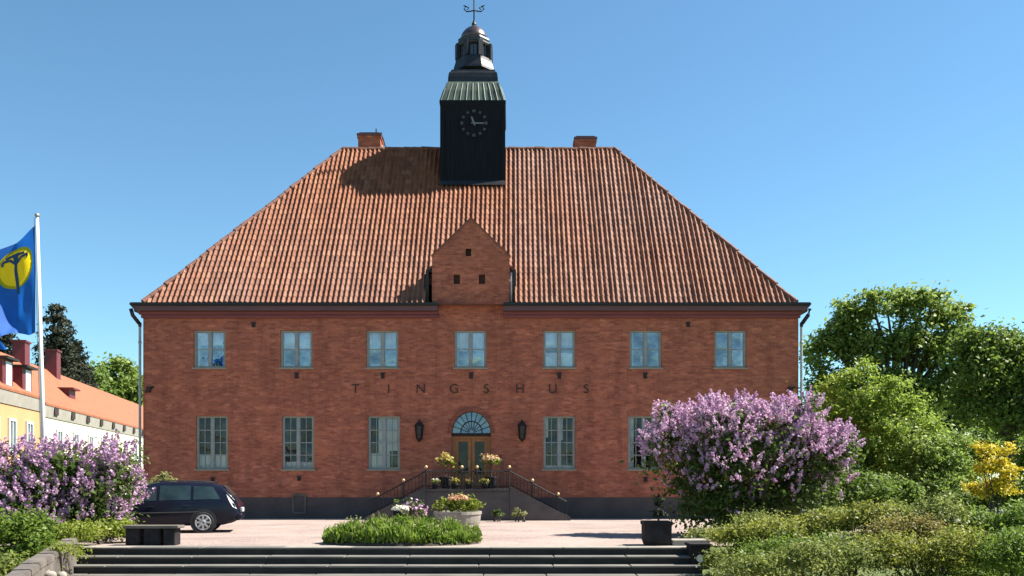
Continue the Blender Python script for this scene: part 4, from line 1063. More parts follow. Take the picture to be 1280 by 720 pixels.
# ------------------------------------------------------------------ estate car
def car():
    d = 26.0; xr = X(310, d)
    Lc = 4.75; x0 = xr - Lc - .06; HW = .86
    yc = d + HW
    paint = pm('navy_car_paint', (.006,.008,.017), (.008,.010,.021), 2, .2, spec=.22)
    glass = glassmat('car_glass', (.012,.022,.026), (.025,.045,.05), 2, 1.45)
    rub = pm('car_tyre', (.012,.012,.012), (.02,.02,.02), 8, .85); trim = pm('black_trim', (.012,.012,.013), (.018,.018,.018), 6, .5)
    alloy = pm('alloy_rim', (.5,.5,.5), (.42,.42,.43), 5, .3, metal=.8); chrome = pm('bright_lamp_and_glint', (.75,.75,.74), (.6,.62,.62), 8, .15)
    redl = pm('tail_lamp_red', (.30,.012,.012), (.2,.01,.01), 8, .2)
    t = thing('estate_car', (x0+Lc/2, yc, 0), 'dark navy estate car parked in front of the brick wall, nose behind the left lilac', 'car')
    t.rotation_euler = (0, 0, R(12))
    import bisect
    def lerp(tab, u):
        xs_ = [a for a, _ in tab]; i = min(max(bisect.bisect_right(xs_, u)-1, 0), len(tab)-2)
        (a, va), (b, vb) = tab[i], tab[i+1]; q = min(max((u-a)/(b-a), 0), 1); q = q*q*(3-2*q)*.5 + q*.5
        return va + (vb-va)*q
    top = [(0,.62), (.08,.72), (.5,.86), (1.15,.97), (1.35,1.0), (1.75,1.24), (2.1,1.42), (2.5,1.49), (3.2,1.49), (3.9,1.455), (4.25,1.38), (4.45,1.16), (4.6,.97), (4.68,.88), (4.75,.62)]
    wid = [(0,.62), (.1,.73), (.4,.82), (1,.86), (2,.87), (3.6,.87), (4.3,.83), (4.6,.78), (4.75,.68)]
    bot = [(0,.34), (.15,.24), (.6,.2), (4.2,.22), (4.5,.28), (4.75,.4)]
    belt = [(0,.6), (.1,.68), (.5,.8), (1.2,.88), (2,.92), (4.3,.97), (4.6,.9), (4.75,.6)]
    def ring(u):
        h, wd, b_, bl_ = lerp(top,u), lerp(wid,u), lerp(bot,u), lerp(belt,u)
        bl_ = min(bl_, h-.02)
        cab = max(0, min(1, (h-bl_-.08)/.35))
        wt = wd*(1-.0*cab) - .2*cab
        r_ = h - .05*cab - .012
        pts = [(wd*.86, b_), (wd*.97, b_+.1), (wd, b_+.3*(bl_-b_)+.08), (wd, (b_+bl_)/2+.1), (wd*.985, bl_-.06), (wd*.965, bl_)]
        pts += [(wd*.965 + (wt-wd*.965)*q, bl_ + (r_-bl_)*q**.9) for q in (.33,.66,1)]
        pts += [(wt*.9, h-.008), (wt*.5, h+.012*cab), (0, h+.018*cab)]
        return pts
    def pt(u, j, s, off=0):
        a = ring(u); i = int(math.floor(j)); i = min(i, len(a)-2); q = j-i
        w_ = a[i][0]+(a[i+1][0]-a[i][0])*q; z_ = a[i][1]+(a[i+1][1]-a[i][1])*q
        return Vector((x0+u, yc + s*(w_+off), z_))
    us = [0,.03,.08,.15,.25,.4,.55,.75,.95,1.15,1.25,1.35,1.5,1.65,1.8,1.95,2.1,2.3,2.5,2.8,3.1,3.4,3.7,3.9,4.05,4.2,4.3,4.4,4.5,4.58,4.64,4.7,4.75]
    mb = MB(); K = 12
    rows = []
    for u in us:
        a = ring(u); rows.append([Vector((x0+u, yc-w_, z_)) for w_, z_ in a] + [Vector((x0+u, yc+w_, z_)) for w_, z_ in a[-2::-1]])
    m_ = len(rows[0])
    vs = [p for r_ in rows for p in r_]
    fs = [(i*m_+k, i*m_+k+1, (i+1)*m_+k+1, (i+1)*m_+k) for i in range(len(rows)-1) for k in range(m_-1)]
    fs += [(i*m_+m_-1, i*m_, (i+1)*m_, (i+1)*m_+m_-1) for i in range(len(rows)-1)]
    fs += [tuple(range(m_)), tuple((len(rows)-1)*m_+k for k in range(m_-1,-1,-1))]
    mb.add(vs, fs); mb.build('body', paint, t, True)
    # side windows
    for s in (-1, 1):
        for ua, ub, uat, ubt in ((1.55,2.42,2.02,2.42), (2.50,3.36,2.50,3.36), (3.44,4.2,3.44,3.98)):
            mb = MB(); nn = 6; mm = 4
            g = []
            for j in range(mm+1):
                q = j/mm
                for i in range(nn+1):
                    u = (ua+(uat-ua)*q) + ((ub+(ubt-ub)*q)-(ua+(uat-ua)*q))*i/nn
                    g.append(pt(u, 5.15+2.6*q, s, .008))
            mb.add(g, [(j*(nn+1)+i, j*(nn+1)+i+1, (j+1)*(nn+1)+i+1, (j+1)*(nn+1)+i) for j in range(mm) for i in range(nn)])
            mb.build('side_window', glass, t, True)
        # handles, sill strip, mirror
        for u in (2.28, 3.25):
            p = pt(u, 3.6, s, .015); mb = MB(); mb.box(p.x-.09, p.x+.09, p.y-.012, p.y+.012, p.z-.015, p.z+.015); mb.build('handle', trim, t, bevel=.005)
        mb = MB(); mb.tube([pt(u, 2.6, s, .004) for u in (1.15,1.6,2.2,2.8,3.3,3.6)], .018, 5); mb.build('rub_strip', trim, t)
        p = pt(1.72, 5.2, s, .1); mb = MB(); mb.obox(p+Vector((0,0,.06)), (1,0,0), (0,1,0), (0,0,1), .07, .1, .065); mb.build('mirror', paint, t, bevel=.02)
        mb = MB(); mb.tube([pt(u, 9.0, s) + Vector((0,0,.05)) for u in (2.3,2.5,3.2,3.8,4.0)], .016, 5); mb.build('roof_rail', trim, t)
    # windscreen and rear window
    for lst, nm in (([1.36,1.5,1.7,1.9,2.06], 'windscreen'), ([4.26,4.33,4.4,4.47,4.52], 'rear_window')):
        mb = MB(); g = []
        for u in lst:
            a = ring(u); h = a[-1][1]; ww = a[8][0]*.92 if nm == 'rear_window' else a[9][0]*.95
            for q in (-1,-.6,0,.6,1): g.append(Vector((x0+u + (.01 if nm == 'rear_window' else -.008), yc+ww*q, h - .02*q*q + .012)))
        mb.add(g, [(j*5+i, j*5+i+1, (j+1)*5+i+1, (j+1)*5+i) for j in range(4) for i in range(4)]); mb.build(nm, glass, t, True)
    # bumpers
    mb = MB(); mb.box(xr-.2, xr-.03, yc-.76, yc+.76, .36, .54); mb.build('rear_bumper', paint, t, bevel=.05)
    mb = MB(); mb.box(x0-.03, x0+.2, yc-.72, yc+.72, .3, .5); mb.build('front_bumper', paint, t, bevel=.05)
    for s in (-1, 1):
        mb = MB(); mb.add([pt(4.36,7.0,s,.012), pt(4.42,7.0,s,.014), pt(4.56,5.0,s,.014), pt(4.66,3.4,s,.014), pt(4.54,3.4,s,.014), pt(4.44,5.0,s,.014)], [(0,1,2,5),(5,2,3,4)]); mb.build('tail_light_and_glint', chrome, t)  # pale D-pillar strip paints in the bright highlight there
        p = pt(4.66, 4.2, s, -.1); mb = MB(); mb.box(p.x-.04, p.x+.05, p.y-.07, p.y+.07, p.z-.1, p.z+.12); mb.build('tail_light_and_glint', redl, t, bevel=.02)
        p = pt(.12, 3.6, s, -.16); mb = MB(); mb.box(p.x-.05, p.x+.12, p.y-.16, p.y+.16, p.z-.07, p.z+.07); mb.build('headlight', chrome, t, bevel=.03)
    mb = MB(); mb.box(xr-.1, xr-.025, yc-.26, yc+.26, .6, .72); mb.build('number_plate', M['white'], t, bevel=.004)
    # wheels
    for u in (.92, 3.72):
        for s in (-1, 1):
            cx_ = x0+u; cz_ = .315; yo = yc + s*.885; yi = yc + s*.66
            mb = MB(); rgs = [(cx_+.37*math.cos(a), cz_+.02+.37*math.sin(a)) for a in [2*PI*i/24 for i in range(24)]]
            yy = sorted((yc+s*.6, yc+s*(.868 if u < 2 else .872))); mb.prism(rgs, *yy); mb.build('wheel_arch', trim, t)
            rr_ = [(.315, yi), (.315, yo-s*.04), (.29, yo), (.225, yo), (.215, yo-s*.03)]
            mb = MB(); nn = 24; vs = [(cx_+r_*math.cos(2*PI*i/nn), y_, cz_+r_*math.sin(2*PI*i/nn)) for r_, y_ in rr_ for i in range(nn)]
            mb.add(vs, [(j*nn+i, j*nn+(i+1)%nn, (j+1)*nn+(i+1)%nn, (j+1)*nn+i) for j in range(4) for i in range(nn)]); wh = mb.build('wheel', rub, t, True)
            mb = MB(); yf = yo - s*.012
            for i in range(8):
                a = 2*PI*i/8; mb.obox((cx_+.12*math.cos(a), yf, cz_+.12*math.sin(a)), (math.cos(a),0,math.sin(a)), (0,1,0), (-math.sin(a),0,math.cos(a)), .09, .012, .03)
            for rad, th in ((.212, .022), (.05, .035)):
                mb.tube([(cx_+rad*math.cos(2*PI*i/24), yf, cz_+rad*math.sin(2*PI*i/24)) for i in range(25)], th, 6)
            mb.build('rim', alloy, wh)
            mb = MB(); vs = [(cx_+.215*math.cos(2*PI*i/nn), yo-s*.03, cz_+.215*math.sin(2*PI*i/nn)) for i in range(nn)]; mb.add(vs, [tuple(range(nn))]); mb.build('brake_disc', trim, wh)
    t.location.x -= .46
car()

# ------------------------------------------------------------------ flagpole and flag
d = 25.5
base = Vector((X(57.5,d), d, 0)); topp = P(46.5, 272, d)
t = thing('flagpole', base, 'tall white flagpole behind the left lilac', 'flagpole')
mb = MB(); mb.tube([base, base.lerp(topp,.5), topp], [.075,.06,.04], 10); mb.build('pole', M['white'], t, True)
mb = MB(); mb.ball(topp+Vector((0,0,.06)), .07); mb.build('finial', pm('pole_finial', (.35,.33,.3), None, 5, .4, metal=.5), t, True)
mb = MB(); off = Vector((-.07,-.03,0)); mb.tube([base.lerp(topp,.15)+off, topp+off], .008, 4); mb.build('halyard', M['concrete'], t)
blue = pm('blue_flag_cloth', (.012,.135,.50), (.008,.10,.40), 2, .7)
yel = pm('yellow_flag_cloth', (.90,.72,.012), (.86,.66,.01), 2, .7)
navy = pm('dark_blue_emblem_cloth', (.01,.05,.12), (.008,.04,.1), 2, .7)
for m_ in (blue, yel):
    n_, l_ = m_.node_tree.nodes, m_.node_tree.links; b_ = n_['Principled BSDF']; tr_ = n_.new('ShaderNodeBsdfTranslucent'); mx_ = n_.new('ShaderNodeMixShader'); mx_.inputs[0].default_value = .5 if m_ is blue else .62
    l_.new(b_.inputs['Base Color'].links[0].from_socket, tr_.inputs[0]); l_.new(b_.outputs[0], mx_.inputs[1]); l_.new(tr_.outputs[0], mx_.inputs[2]); l_.new(mx_.outputs[0], n_['Material Output'].inputs[0])
HH, FW = 3.05, 2.9
hoist = base.lerp(topp, .975) + Vector((-.06, 0, 0))
def fp(u, v, off=0):
    def q(u, v):
        g = u**.8
        fold = .30*math.sin(5.2*u + 2.4*v + .3) + .17*math.sin(13*u + 5.5*v)*(.25+v) + .08*math.sin(23*u - 7*v)*v
        x = -(FW*u*(1-.42*v) + .10*math.sin(8*v+5*u)*v*u*2)
        z = -HH*v*(1-.30*g) - .62*FW*u*(1-.25*u) - .10*math.sin(9*u+2)*v*min(1, u*6)
        y = fold*min(1, u*4)*1.1
        return hoist + Vector((x, y, z))
    p = q(u, v)
    if off:
        n_ = (q(u+.01,v)-p).cross(q(u,v+.01)-p).normalized()
        if n_.y > 0: n_ = -n_
        p = p + n_*off
    return p
flag = thing('flag', hoist, 'blue flag with a yellow disc and dark tree emblem flying from the white flagpole', 'flag')
UC, VC, RU, RV = .245, .29, .205, .215
def inside(i, j): return ((i/nu-UC)/RU)**2 + ((j/nv-VC)/RV)**2 < .8
mb = MB(); nu, nv = 96, 80
g = [fp(i/nu, j/nv) for j in range(nv+1) for i in range(nu+1)]
mb.add(g, [(j*(nu+1)+i, j*(nu+1)+i+1, (j+1)*(nu+1)+i+1, (j+1)*(nu+1)+i) for j in range(nv) for i in range(nu) if not (inside(i, j) and inside(i+1, j) and inside(i, j+1) and inside(i+1, j+1))])
mb.build('cloth', blue, flag, True)
UC, VC, RU, RV = .245, .29, .205, .215
mb = MB(); nr, na = 10, 36
for s in (1,):
    g = [fp(UC+RU*r_/nr*math.cos(2*PI*a/na), VC+RV*r_/nr*math.sin(2*PI*a/na), .008*s) for r_ in range(nr+1) for a in range(na)]
    mb.add(g, [(r_*na+a, r_*na+(a+1)%na, (r_+1)*na+(a+1)%na, (r_+1)*na+a) for r_ in range(nr) for a in range(na)])
mb.build('disc', yel, flag, True)
def stroke(mb, pts, w0, w1, s):
    n_ = 14; L = []; Rr = []
    for i in range(n_+1):
        q = i/n_*(len(pts)-1); k_ = min(int(q), len(pts)-2); f = q-k_
        a, b = pts[k_], pts[k_+1]; u, v = a[0]+(b[0]-a[0])*f, a[1]+(b[1]-a[1])*f
        dx, dy = b[0]-a[0], b[1]-a[1]; l_ = math.hypot(dx, dy) or 1; ww = (w0+(w1-w0)*i/n_)*.34
        L.append(fp(UC+RU*(u-dy/l_*ww), VC+RV*(v+dx/l_*ww), .016*s)); Rr.append(fp(UC+RU*(u+dy/l_*ww), VC+RV*(v-dx/l_*ww), .016*s))
    mb.add(L+Rr, [(i, i+1, n_+1+i+1, n_+1+i) for i in range(n_)])
mb = MB()
for s in (1, -1):
    stroke(mb, [(0,1.25), (0,.7), (.02,.2), (.0,-.3)], .3, .16, s)
    stroke(mb, [(0,-.2), (-.25,-.5), (-.6,-.5), (-.62,-.35)], .16, .2, s); stroke(mb, [(0,-.2), (.25,-.5), (.6,-.55), (.66,-.35)], .16, .2, s)
    stroke(mb, [(0,-.25), (0,-.6), (.02,-.75)], .2, .5, s)
    stroke(mb, [(-.45,-.62), (0,-.72), (.45,-.64)], .18, .2, s)
mb.build('tree_emblem', navy, flag, True)

# ------------------------------------------------------------------ row buildings on the left
DIRX = -.2
def wl(dd, offx=0): return Vector((-28.5 + DIRX*(dd-54.9) + offx, dd, 0))
dn_ = Vector((DIRX, 1, 0)).normalized(); out = Vector((dn_.y, -dn_.x, 0))   # outwards, to the right
def rowhouse(name, d0, d1, eave, ridge_h, roff, wallmat, label):
    t = thing(name, wl((d0+d1)/2), label, 'building')
    a, b = wl(d0), wl(d1); wd = 2*roff
    mb = MB()
    z1 = eave-.85
    mb.quad(a, b, b+Vector((0,0,z1)), a+Vector((0,0,z1)))
    a2, b2 = a-out*wd, b-out*wd
    mb.quad(a2, a, a+Vector((0,0,eave)), a2+Vector((0,0,eave))); mb.quad(b, b2, b2+Vector((0,0,eave)), b+Vector((0,0,eave))); mb.quad(b2, a2, a2+Vector((0,0,eave)), b2+Vector((0,0,eave)))
    for p in (a, b): mb.add([p+Vector((0,0,eave)), p-out*wd+Vector((0,0,eave)), p-out*roff+Vector((0,0,ridge_h))], [(0,1,2)])
    mb.build('wall', wallmat, t)
    mb = MB(); mb.add([a+out*.05+Vector((0,0,z1)), b+out*.05+Vector((0,0,z1)), b+out*.12+Vector((0,0,eave-.02)), a+out*.12+Vector((0,0,eave-.02)), a-out*.1+Vector((0,0,z1)), b-out*.1+Vector((0,0,z1))], [(0,1,2,3),(0,4,5,1)])
    mb.build('frieze', M['frieze'], t)
    e = .14; sl = (ridge_h-eave)/roff
    mb = MB()
    for sgn in (1, -1):
        oo = out*e if sgn > 0 else -out*(wd+e)
        p = [a+oo+Vector((0,0,eave-e*sl)), b+oo+Vector((0,0,eave-e*sl)), b-out*roff+Vector((0,0,ridge_h)), a-out*roff+Vector((0,0,ridge_h))]
        th = Vector((0,0,.14)); mb.add(p+[q+th for q in p], [(0,1,2,3),(4,7,6,5),(0,4,5,1),(1,5,6,2),(2,6,7,3),(3,7,4,0)])
    rf = mb.build('roof', M['farroof'], t)
    return t, rf, sl
def rh_window(t, dd, zc, wd, hh, eavemat='white', proud=.05):
    c = wl(dd)+out*proud+Vector((0,0,zc)); f = MB()
    for sx in (-1, 1): f.obox(c+dn_*sx*wd/2, dn_, out, (0,0,1), .07, .06, hh/2)
    for sz in (-1, 1): f.obox(c+Vector((0,0,sz*hh/2)), dn_, out, (0,0,1), wd/2+.07, .065, .07)
    f.obox(c, dn_, out, (0,0,1), .035, .05, hh/2)
    f = f.build('window', M['white'], t)
    g = MB(); g.obox(c-out*.02, dn_, out, (0,0,1), wd/2, .03, hh/2); g.build('pane', M['farglass'], f)
ty, ry, sly = rowhouse('row_house', 36, 54.2, EYE+4.85, EYE+8.0, 3.5, M['yellowwall'], 'apricot rendered house with red dormers and chimney at the far left')
for dd in (46.5, 49.0, 51.8, 44, 41.5): 
    rh_window(ty, dd, EYE+2.35, 1.0, 1.7); rh_window(ty, dd, EYE-.5, 1.0, 1.5)
tw, rw_, slw = rowhouse('row_house', 54.4, 112, EYE+4.6, EYE+7.9, 3.5, M['whitewall'], 'long cream rendered house with orange tiled roof receding behind the flagpole')
for k_ in range(13):
    dd = 56.6 + k_*3.7; c = wl(dd)+out*.06+Vector((0,0,EYE+4.2)); mb = MB(); mb.obox(c, dn_, out, (0,0,1), .4, .1, .22)
    mb.build('attic_window', M['hole'], tw)
for k_ in range(12):
    rh_window(tw, 57.5+k_*3.7, EYE+2.3, 1.1, 1.5); rh_window(tw, 57.5+k_*3.7, EYE-.6, 1.1, 1.5)
def roofdormer(t, dd, back, w_, h_, eave, sl, wins, roofmat):
    c = wl(dd) - out*back; z0 = eave + back*sl
    mb = MB(); dep = h_/sl+.4
    cc_ = c - out*dep/2 + Vector((0,0,z0+h_/2-.1)); mb.obox(cc_, dn_, out, (0,0,1), w_/2, dep/2, h_/2+.1)
    dm = mb.build('dormer', M['red'], t)
    mb = MB(); mb.obox(c - out*(dep/2-.1) + Vector((0,0,z0+h_+.06)), dn_, out, (0,0,1), w_/2+.15, dep/2+.2, .06); mb.build('dormer_roof', roofmat, dm)
    for f in wins:
        p = c + dn_*f*w_/2 + out*.03 + Vector((0,0,z0+h_*.5)); mb = MB(); mb.obox(p, dn_, out, (0,0,1), .42, .04, h_*.42); mb.build('dormer_window', M['white'], dm)
        mb = MB(); mb.obox(p+out*.04, dn_, out, (0,0,1), .3, .01, h_*.33); mb.build('dormer_pane', pm('pale_dormer_pane', (.5,.5,.5), (.42,.43,.45), 3, .2), dm)
roofdormer(ty, 48.8, .1, 1.6, 1.5, EYE+4.85, sly, (0,), M['gutter'])
roofdormer(ty, 51.9, .1, 1.6, 1.4, EYE+4.85, sly, (0,), M['gutter'])
roofdormer(tw, 64.3, 1.0, 1.5, .75, EYE+4.6, slw, (), M['red'])
def rh_chimney(t, dd, back, w_, zb, zt_):
    c = wl(dd) - out*back; mb = MB(); mb.obox(c+Vector((0,0,(zb+zt_)/2)), dn_, out, (0,0,1), w_/2, .4, (zt_-zb)/2); ch = mb.build('chimney', M['red'], t)
    mb = MB(); mb.obox(c+Vector((0,0,zt_+.05)), dn_, out, (0,0,1), w_/2+.08, .48, .06); mb.build('chimney_cap', M['red'], ch)
def dpx(px, back):   # depth along the wall line for an image column
    for dd in np.linspace(36, 110, 1500):
        p = wl(dd)-out*back
        if p.x/p.y*F+640 > px: return dd
dd = dpx(26, 3.2); rh_chimney(ty if dd < 54 else tw, dd, 3.2, 1.0, EYE+6, EYE+(HZ-430)*dd/F)
dd = dpx(66, 3.2); rh_chimney(tw, dd, 3.2, 1.0, EYE+6, EYE+(HZ-441)*dd/F)

# ------------------------------------------------------------------ trees on the left
def spruce(px, pt_, d, rad, label):
    base = Vector((X(px,d), d, -.03)); zt_ = Z(pt_, d)
    t = thing('spruce_tree', base, label, 'spruce', 'dark spruces behind the row houses')
    MB().tube([base, base+Vector((0,0,zt_*.5)), base+Vector((0,0,zt_))], [.3,.18,.02], 8).build('trunk', M['bark'], t)
    cs = []; os_ = []
    nb_ = 420
    for i in range(nb_):
        f = random.random()**.8; z_ = zt_*(1-f*.85); r_ = rad*(.10+f**.62)*random.uniform(.65,1.15); a = random.random()*2*PI
        n_ = int(26+40*f)
        q = rng.random(n_)[:,None]
        p = np.array([[base.x, base.y, z_]]) + q*np.array([[math.cos(a)*r_, math.sin(a)*r_, -.28*r_]]) + rng.normal(size=(n_,3))*np.array([.16,.16,.12])*(1+f)
        cs.append(p); os_.append(np.tile([[math.cos(a), math.sin(a), 0]], (n_,1)))
    MB().arr(leaves_at(np.concatenate(cs), np.concatenate(os_), .42, .3, .4), 4).build('crown', M['spruce'], t)
spruce(72, 381, 88, 4.6, 'tall dark spruce right of the flagpole behind the row houses')
spruce(97, 428, 92, 3.2, 'shorter dark spruce between the tall spruce and the green trees')
spruce(2, 398, 86, 3.6, 'dark spruce at the left edge behind the blue flag')
def bl_px(lst, d):
    out_ = []
    for px, py, rx_, rz_ in lst:
        out_.append((X(px,d), d+random.uniform(-.5,.5), Z(py,d), rx_*d/F, rx_*d/F*.9, rz_*d/F))
    return out_
G = 'leafy trees behind the cream house'
tree('leafy_tree', (X(150,112),112,-.03), bl_px([(150,470,22,22), (135,490,20,18), (165,490,20,20), (155,505,26,18)], 112), 5200, 260, .5, .6, M['tree1'], 'loose green leafy tree rising just left of the brick building behind the cream house', 'tree', .35, 6, G)
tree('leafy_tree', (X(118,105),105,-.03), bl_px([(112,475,16,20), (120,495,20,18), (104,490,14,16)], 105), 3600, 170, .5, .55, M['tree2'], 'smaller green leafy tree beside the spruces behind the cream house', 'tree', .3, 6, G)

# ------------------------------------------------------------------ trees and shrubs on the right
d = 62
blobs = bl_px([(1070,400,26,22), (1105,385,28,20), (1150,385,30,20), (1185,400,26,24), (1040,440,30,26), (1085,440,36,34), (1135,440,34,40), (1185,440,30,34), (1050,490,36,32), (1110,500,44,40), (1170,500,34,36), (1025,470,16,18), (1205,470,20,30), (1016,452,11,10), (1030,422,13,9), (1056,384,14,9), (1200,388,12,10), (1085,372,14,8), (1130,370,16,8), (1168,372,14,8), (1014,490,10,12), (1205,425,22,20), (1060,412,22,20)], d)
tree('broadleaf_tree', (X(1120,d),d,-.03), blobs, 34000, 800, .32, .3, M['tree1'], 'tall light green tree with airy crown right of the brick building', 'tree', .38, 4.5, 'tall trees on the right', .45)
d = 54
blobs = bl_px([(1240,430,26,22), (1275,440,30,24), (1225,470,28,28), (1265,480,34,34), (1300,460,34,34), (1235,520,34,32), (1285,530,36,36), (1330,500,40,50), (1215,505,18,24), (1212,428,16,16), (1222,445,22,22)], d)
tree('broadleaf_tree', (X(1262,d),d,-.03), blobs, 28000, 800, .36, .27, M['tree2'], 'darker dense tree cut by the right edge, behind the yellow shrub', 'tree', .36, 4, 'tall trees on the right', .5)
d = 70
blobs = bl_px([(1030,555,30,26), (1080,560,40,34), (1150,560,40,30), (1215,565,40,34), (1280,570,44,36), (1350,560,50,40)], d)
tree('background_tree', (X(1190,d),d,-.03), blobs, 7000, 260, .55, .5, M['tree2'], 'low dark thicket tree filling the gap beneath the two tall trees', 'tree', .3, 1.5)
GT = 'far trees behind the right shrubs'
for px, py, rr_, d, lab in ((1040,520,34,86,'far tree low between the brick building and the tall airy tree'), (1130,510,44,90,'far tree low beneath the crown of the tall airy tree'), (1200,500,42,88,'far tree low in the gap between the two tall trees'), (1285,490,50,92,'far tree low at the right edge behind the dark dense tree')):
    tree('far_tree', (X(px,d),d,-.03), bl_px([(px-rr_*.5,py+10,rr_*.7,rr_*.7), (px+rr_*.5,py+8,rr_*.7,rr_*.7), (px,py-rr_*.3,rr_*.7,rr_*.6), (px-rr_*.3,565,rr_,34), (px+rr_*.5,570,rr_,32), (px,545,rr_,30)], d), 9000, 340, .6, .5, M['tree2'], lab, 'tree', .3, 2, GT)
d = 40
sh = bl_px([(1075,503,28,26), (1055,535,36,30), (1105,540,40,36), (1070,580,46,42), (1120,590,44,40), (1045,600,34,34), (1140,560,20,28), (1060,630,50,26), (1110,632,50,26), (1105,505,30,26), (1135,535,32,30), (1040,510,22,22), (1058,474,14,13), (1088,472,15,14), (1030,488,14,13), (1118,482,15,14), (1142,508,14,14), (1020,515,14,18), (1160,545,16,16), (1075,462,9,12), (1128,560,24,22)], d)
shrub('tall_shrub', (X(1085,d),d,-.03), sh, 36000, 520, .2, .15, M['bright'], 'big bright green rounded shrub right of the right lilac', 'shrub', zmin=0, stems=10)
d = 38
sh = bl_px([(1170,580,34,32), (1200,600,34,30), (1160,610,36,30), (1205,560,20,24), (1160,560,24,24), (1180,635,50,24)], d)
shrub('tall_shrub', (X(1180,d),d,-.03), sh, 15000, 500, .18, .15, M['tree1'], 'mid green shrub between the bright rounded shrub and the yellow shrub', 'shrub', zmin=0, stems=8)
d = 33
sh = bl_px([(1222,566,15,15), (1240,590,24,22), (1252,612,24,24), (1256,566,10,10), (1232,618,20,18), (1266,592,10,16)], d)
shrub('yellow_shrub', (X(1243,d),d,-.03), sh, 6000, 130, .11, .11, M['yellow'], 'golden yellow leaved shrub near the right edge', 'shrub', zmin=0, stems=8)
d = 34.5
sh = bl_px([(1285,585,26,40), (1310,610,30,36), (1262,625,34,26), (1215,632,34,22)], d)
shrub('tall_shrub', (X(1295,d),d,-.03), sh, 8000, 260, .16, .15, M['tree2'], 'dark green shrub cut by the right edge beside the yellow shrub', 'shrub', zmin=0, stems=8)

d = 36
shrub('tall_shrub', (X(1100,d),d,-.03), bl_px([(1075,618,32,28), (1120,620,34,28), (1050,628,26,22)], d), 9000, 200, .15, .14, M['tree2'], 'mid green bush at the foot of the bright rounded shrub behind the bank', 'shrub', zmin=0, stems=6)

# lilacs
d = 25.5
lb = bl_px([(846,562,40,36), (898,543,44,38), (962,545,48,36), (1010,572,44,42), (925,590,62,50), (875,600,44,46), (990,598,44,44), (1030,595,28,36), (890,632,50,40), (945,635,55,40), (1000,628,40,34), (838,530,20,20), (1000,520,24,20), (1042,560,18,26), (930,514,20,14)], d)
lb = [b if i in (0,1,2,3,7,11,12,13,14) else b + ((.3,) if i < 7 else (.06,)) for i, b in enumerate(lb)]
lilac((X(930,d), d, -.02), [b[:6] + (b[6] if len(b) > 6 else 1,) for b in lb], 21000, 1900, M['lilac'], 'big purple lilac in full bloom in front of the right end of the brick building', 'blooming lilacs')
bpy.context.view_layer.update()
d = 23.6
lb = bl_px([(25,600,46,40), (75,594,46,38), (125,590,40,36), (50,632,56,38), (110,624,56,42), (-20,615,46,46), (148,606,24,34), (60,655,60,30), (125,650,44,26)], d)
lilac((X(80,d), d, -.02), [b + (1,) for b in lb], 16000, 1250, M['lilacpale'], 'paler purple lilac in bloom at the left by the bench and flagpole', 'blooming lilacs')

# planting at the lower left
def bank(name, lst, d, n, size, mat, label, cat, group=None, flowers=None, zmin=None, clump=.1):
    bl = bl_px(lst, d); cx_ = sum(b[0] for b in bl)/len(bl)
    zb = min(b[2]-b[5] for b in bl)
    return shrub(name, (cx_, d, max(zb, LOWZ)), bl, n, max(20, n//20), clump, size, mat, label, cat, group, zmin=zmin, flowers=flowers, stems=8)
bank('leafy_shrub', [(20,670,34,30), (-15,665,30,34), (48,690,24,26), (10,700,36,24)], 19.5, 9000, .09, M['grassleaf'], 'green leafy shrub in the lower left corner below the lilac', 'shrub')
bank('leafy_shrub', [(60,680,26,20), (92,668,26,12)], 20.6, 4000, .08, M['limeleaf'], 'yellow-green low plant along the top of the sloping wall', 'shrub')
bank('leafy_shrub', [(140,668,20,16), (118,664,20,12)], 21.9, 3500, .08, M['limeleaf'], 'yellow-green low plant between the sloping wall and the bench', 'shrub')
bank('leafy_shrub', [(10,715,30,22), (-20,720,30,24)], 16.5, 4500, .08, M['hedge2'], 'dark green ground plant at the bottom left beside the wall', 'shrub')

# rose bank at the lower right
GB = 'shrubs on the bank right of the steps'
bank('hedge_shrub', [(925,675,32,20), (960,668,36,22), (1000,668,34,22), (935,700,34,22), (975,700,36,26)], 19.4, 19000, .068, M['hedge'], 'yellow-green shrub with a few white blooms just right of the dark pier', 'shrub', GB, (M['whiteflower'], 9, .07))
bank('hedge_shrub', [(1045,660,36,24), (1085,652,36,26), (1060,690,40,26), (1020,690,26,28), (1100,690,34,28)], 19.0, 22000, .065, M['hedge'], 'broad olive shrub in the middle of the bank below the bright green shrub', 'shrub', GB)
bank('hedge_shrub', [(1130,655,34,28), (1170,650,34,30), (1150,690,40,30), (1195,680,30,30)], 18.6, 21000, .065, M['hedge2'], 'green rose shrub with cream blooms below the yellow shrub', 'shrub', GB, (M['whiteflower'], 10, .09))
bank('hedge_shrub', [(1230,665,34,30), (1270,660,34,34), (1250,700,40,32), (1300,690,40,40)], 18.0, 20000, .062, M['grassleaf'], 'fresh green shrub at the lower right edge of the bank', 'shrub', GB, (M['whiteflower'], 4, .07))
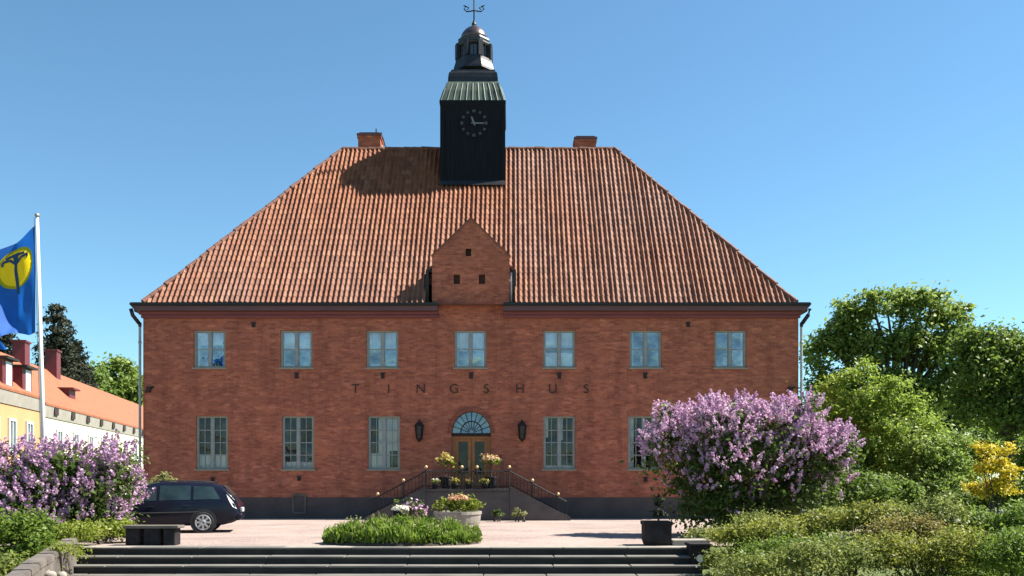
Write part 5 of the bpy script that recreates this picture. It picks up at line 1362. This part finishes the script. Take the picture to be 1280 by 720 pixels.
bank('hedge_shrub', [(1000,702,40,30), (1055,700,44,34), (930,712,36,24), (980,740,44,24), (1050,742,44,24)], 15.5, 24000, .055, M['hedge2'], 'dark green low shrub at the bottom of the bank right of the pier', 'shrub', GB, (M['whiteflower'], 5, .05))
bank('hedge_shrub', [(1130,704,46,36), (1195,698,44,38), (1150,742,50,26)], 15.0, 24000, .052, M['hedge'], 'olive low shrub at the bottom edge of the bank', 'shrub', GB)
bank('hedge_shrub', [(1250,700,44,40), (1300,700,40,44), (1240,742,50,26)], 14.6, 24000, .052, M['grassleaf'], 'green shrub in the bottom right corner', 'shrub', GB)
M['redleaf'] = leafmat('reddish_olive_leaf', [(.10,.075,.025), (.20,.17,.045), (.33,.30,.09)], 2.2)
bank('hedge_shrub', [(1120,672,26,24), (1150,664,22,20), (1098,684,20,18), (1140,690,28,20)], 17.0, 9000, .05, M['redleaf'], 'reddish olive young shrub in the middle of the bank', 'shrub', GB)
bank('hedge_shrub', [(985,690,30,18), (1030,688,28,20), (950,694,24,16)], 17.2, 8000, .055, M['grassleaf'], 'fresh green low shrub between the upper and lower bank shrubs near the pier', 'shrub', GB, (M['whiteflower'], 4, .05))
bank('hedge_shrub', [(898,706,16,20), (905,728,20,20), (888,736,12,14)], 18.6, 3500, .06, M['hedge2'], 'small dark green plant filling the ground right beside the dark pier', 'plant', GB)
gd = 16.6; gn = 7000; gx = rng.uniform(X(1195,gd), X(1300,gd), gn); gy = gd + rng.uniform(-1.2, 1.0, gn); gt = rng.random(gn)
gz_ = Z(700,gd) - .25 + gt*(.62 + .16*np.sin(gx*4.3)*np.cos(gy*3.1))
t = thing('grass_clump', (X(1245,gd), gd, LOWZ), 'tall fresh grass-like plant clump at the right end of the bank', 'plant', GB)
MB().arr(blades(np.stack([gx, gy, gz_], 1), .26, .035), 4).build('foliage', M['bedleaf'], t)
bank('leafy_shrub', [(74,694,14,12), (58,706,14,12), (88,684,10,8)], 18.3, 1500, .055, M['limeleaf'], 'trailing lime plant hanging over the coping of the sloping wall', 'plant')
bank('ground_plant', [(900,672,24,12), (872,668,18,8), (945,652,34,10)], 23.0, 3000, .07, M['hedge2'], 'low green plants spilling from under the right lilac onto the gravel', 'plant')
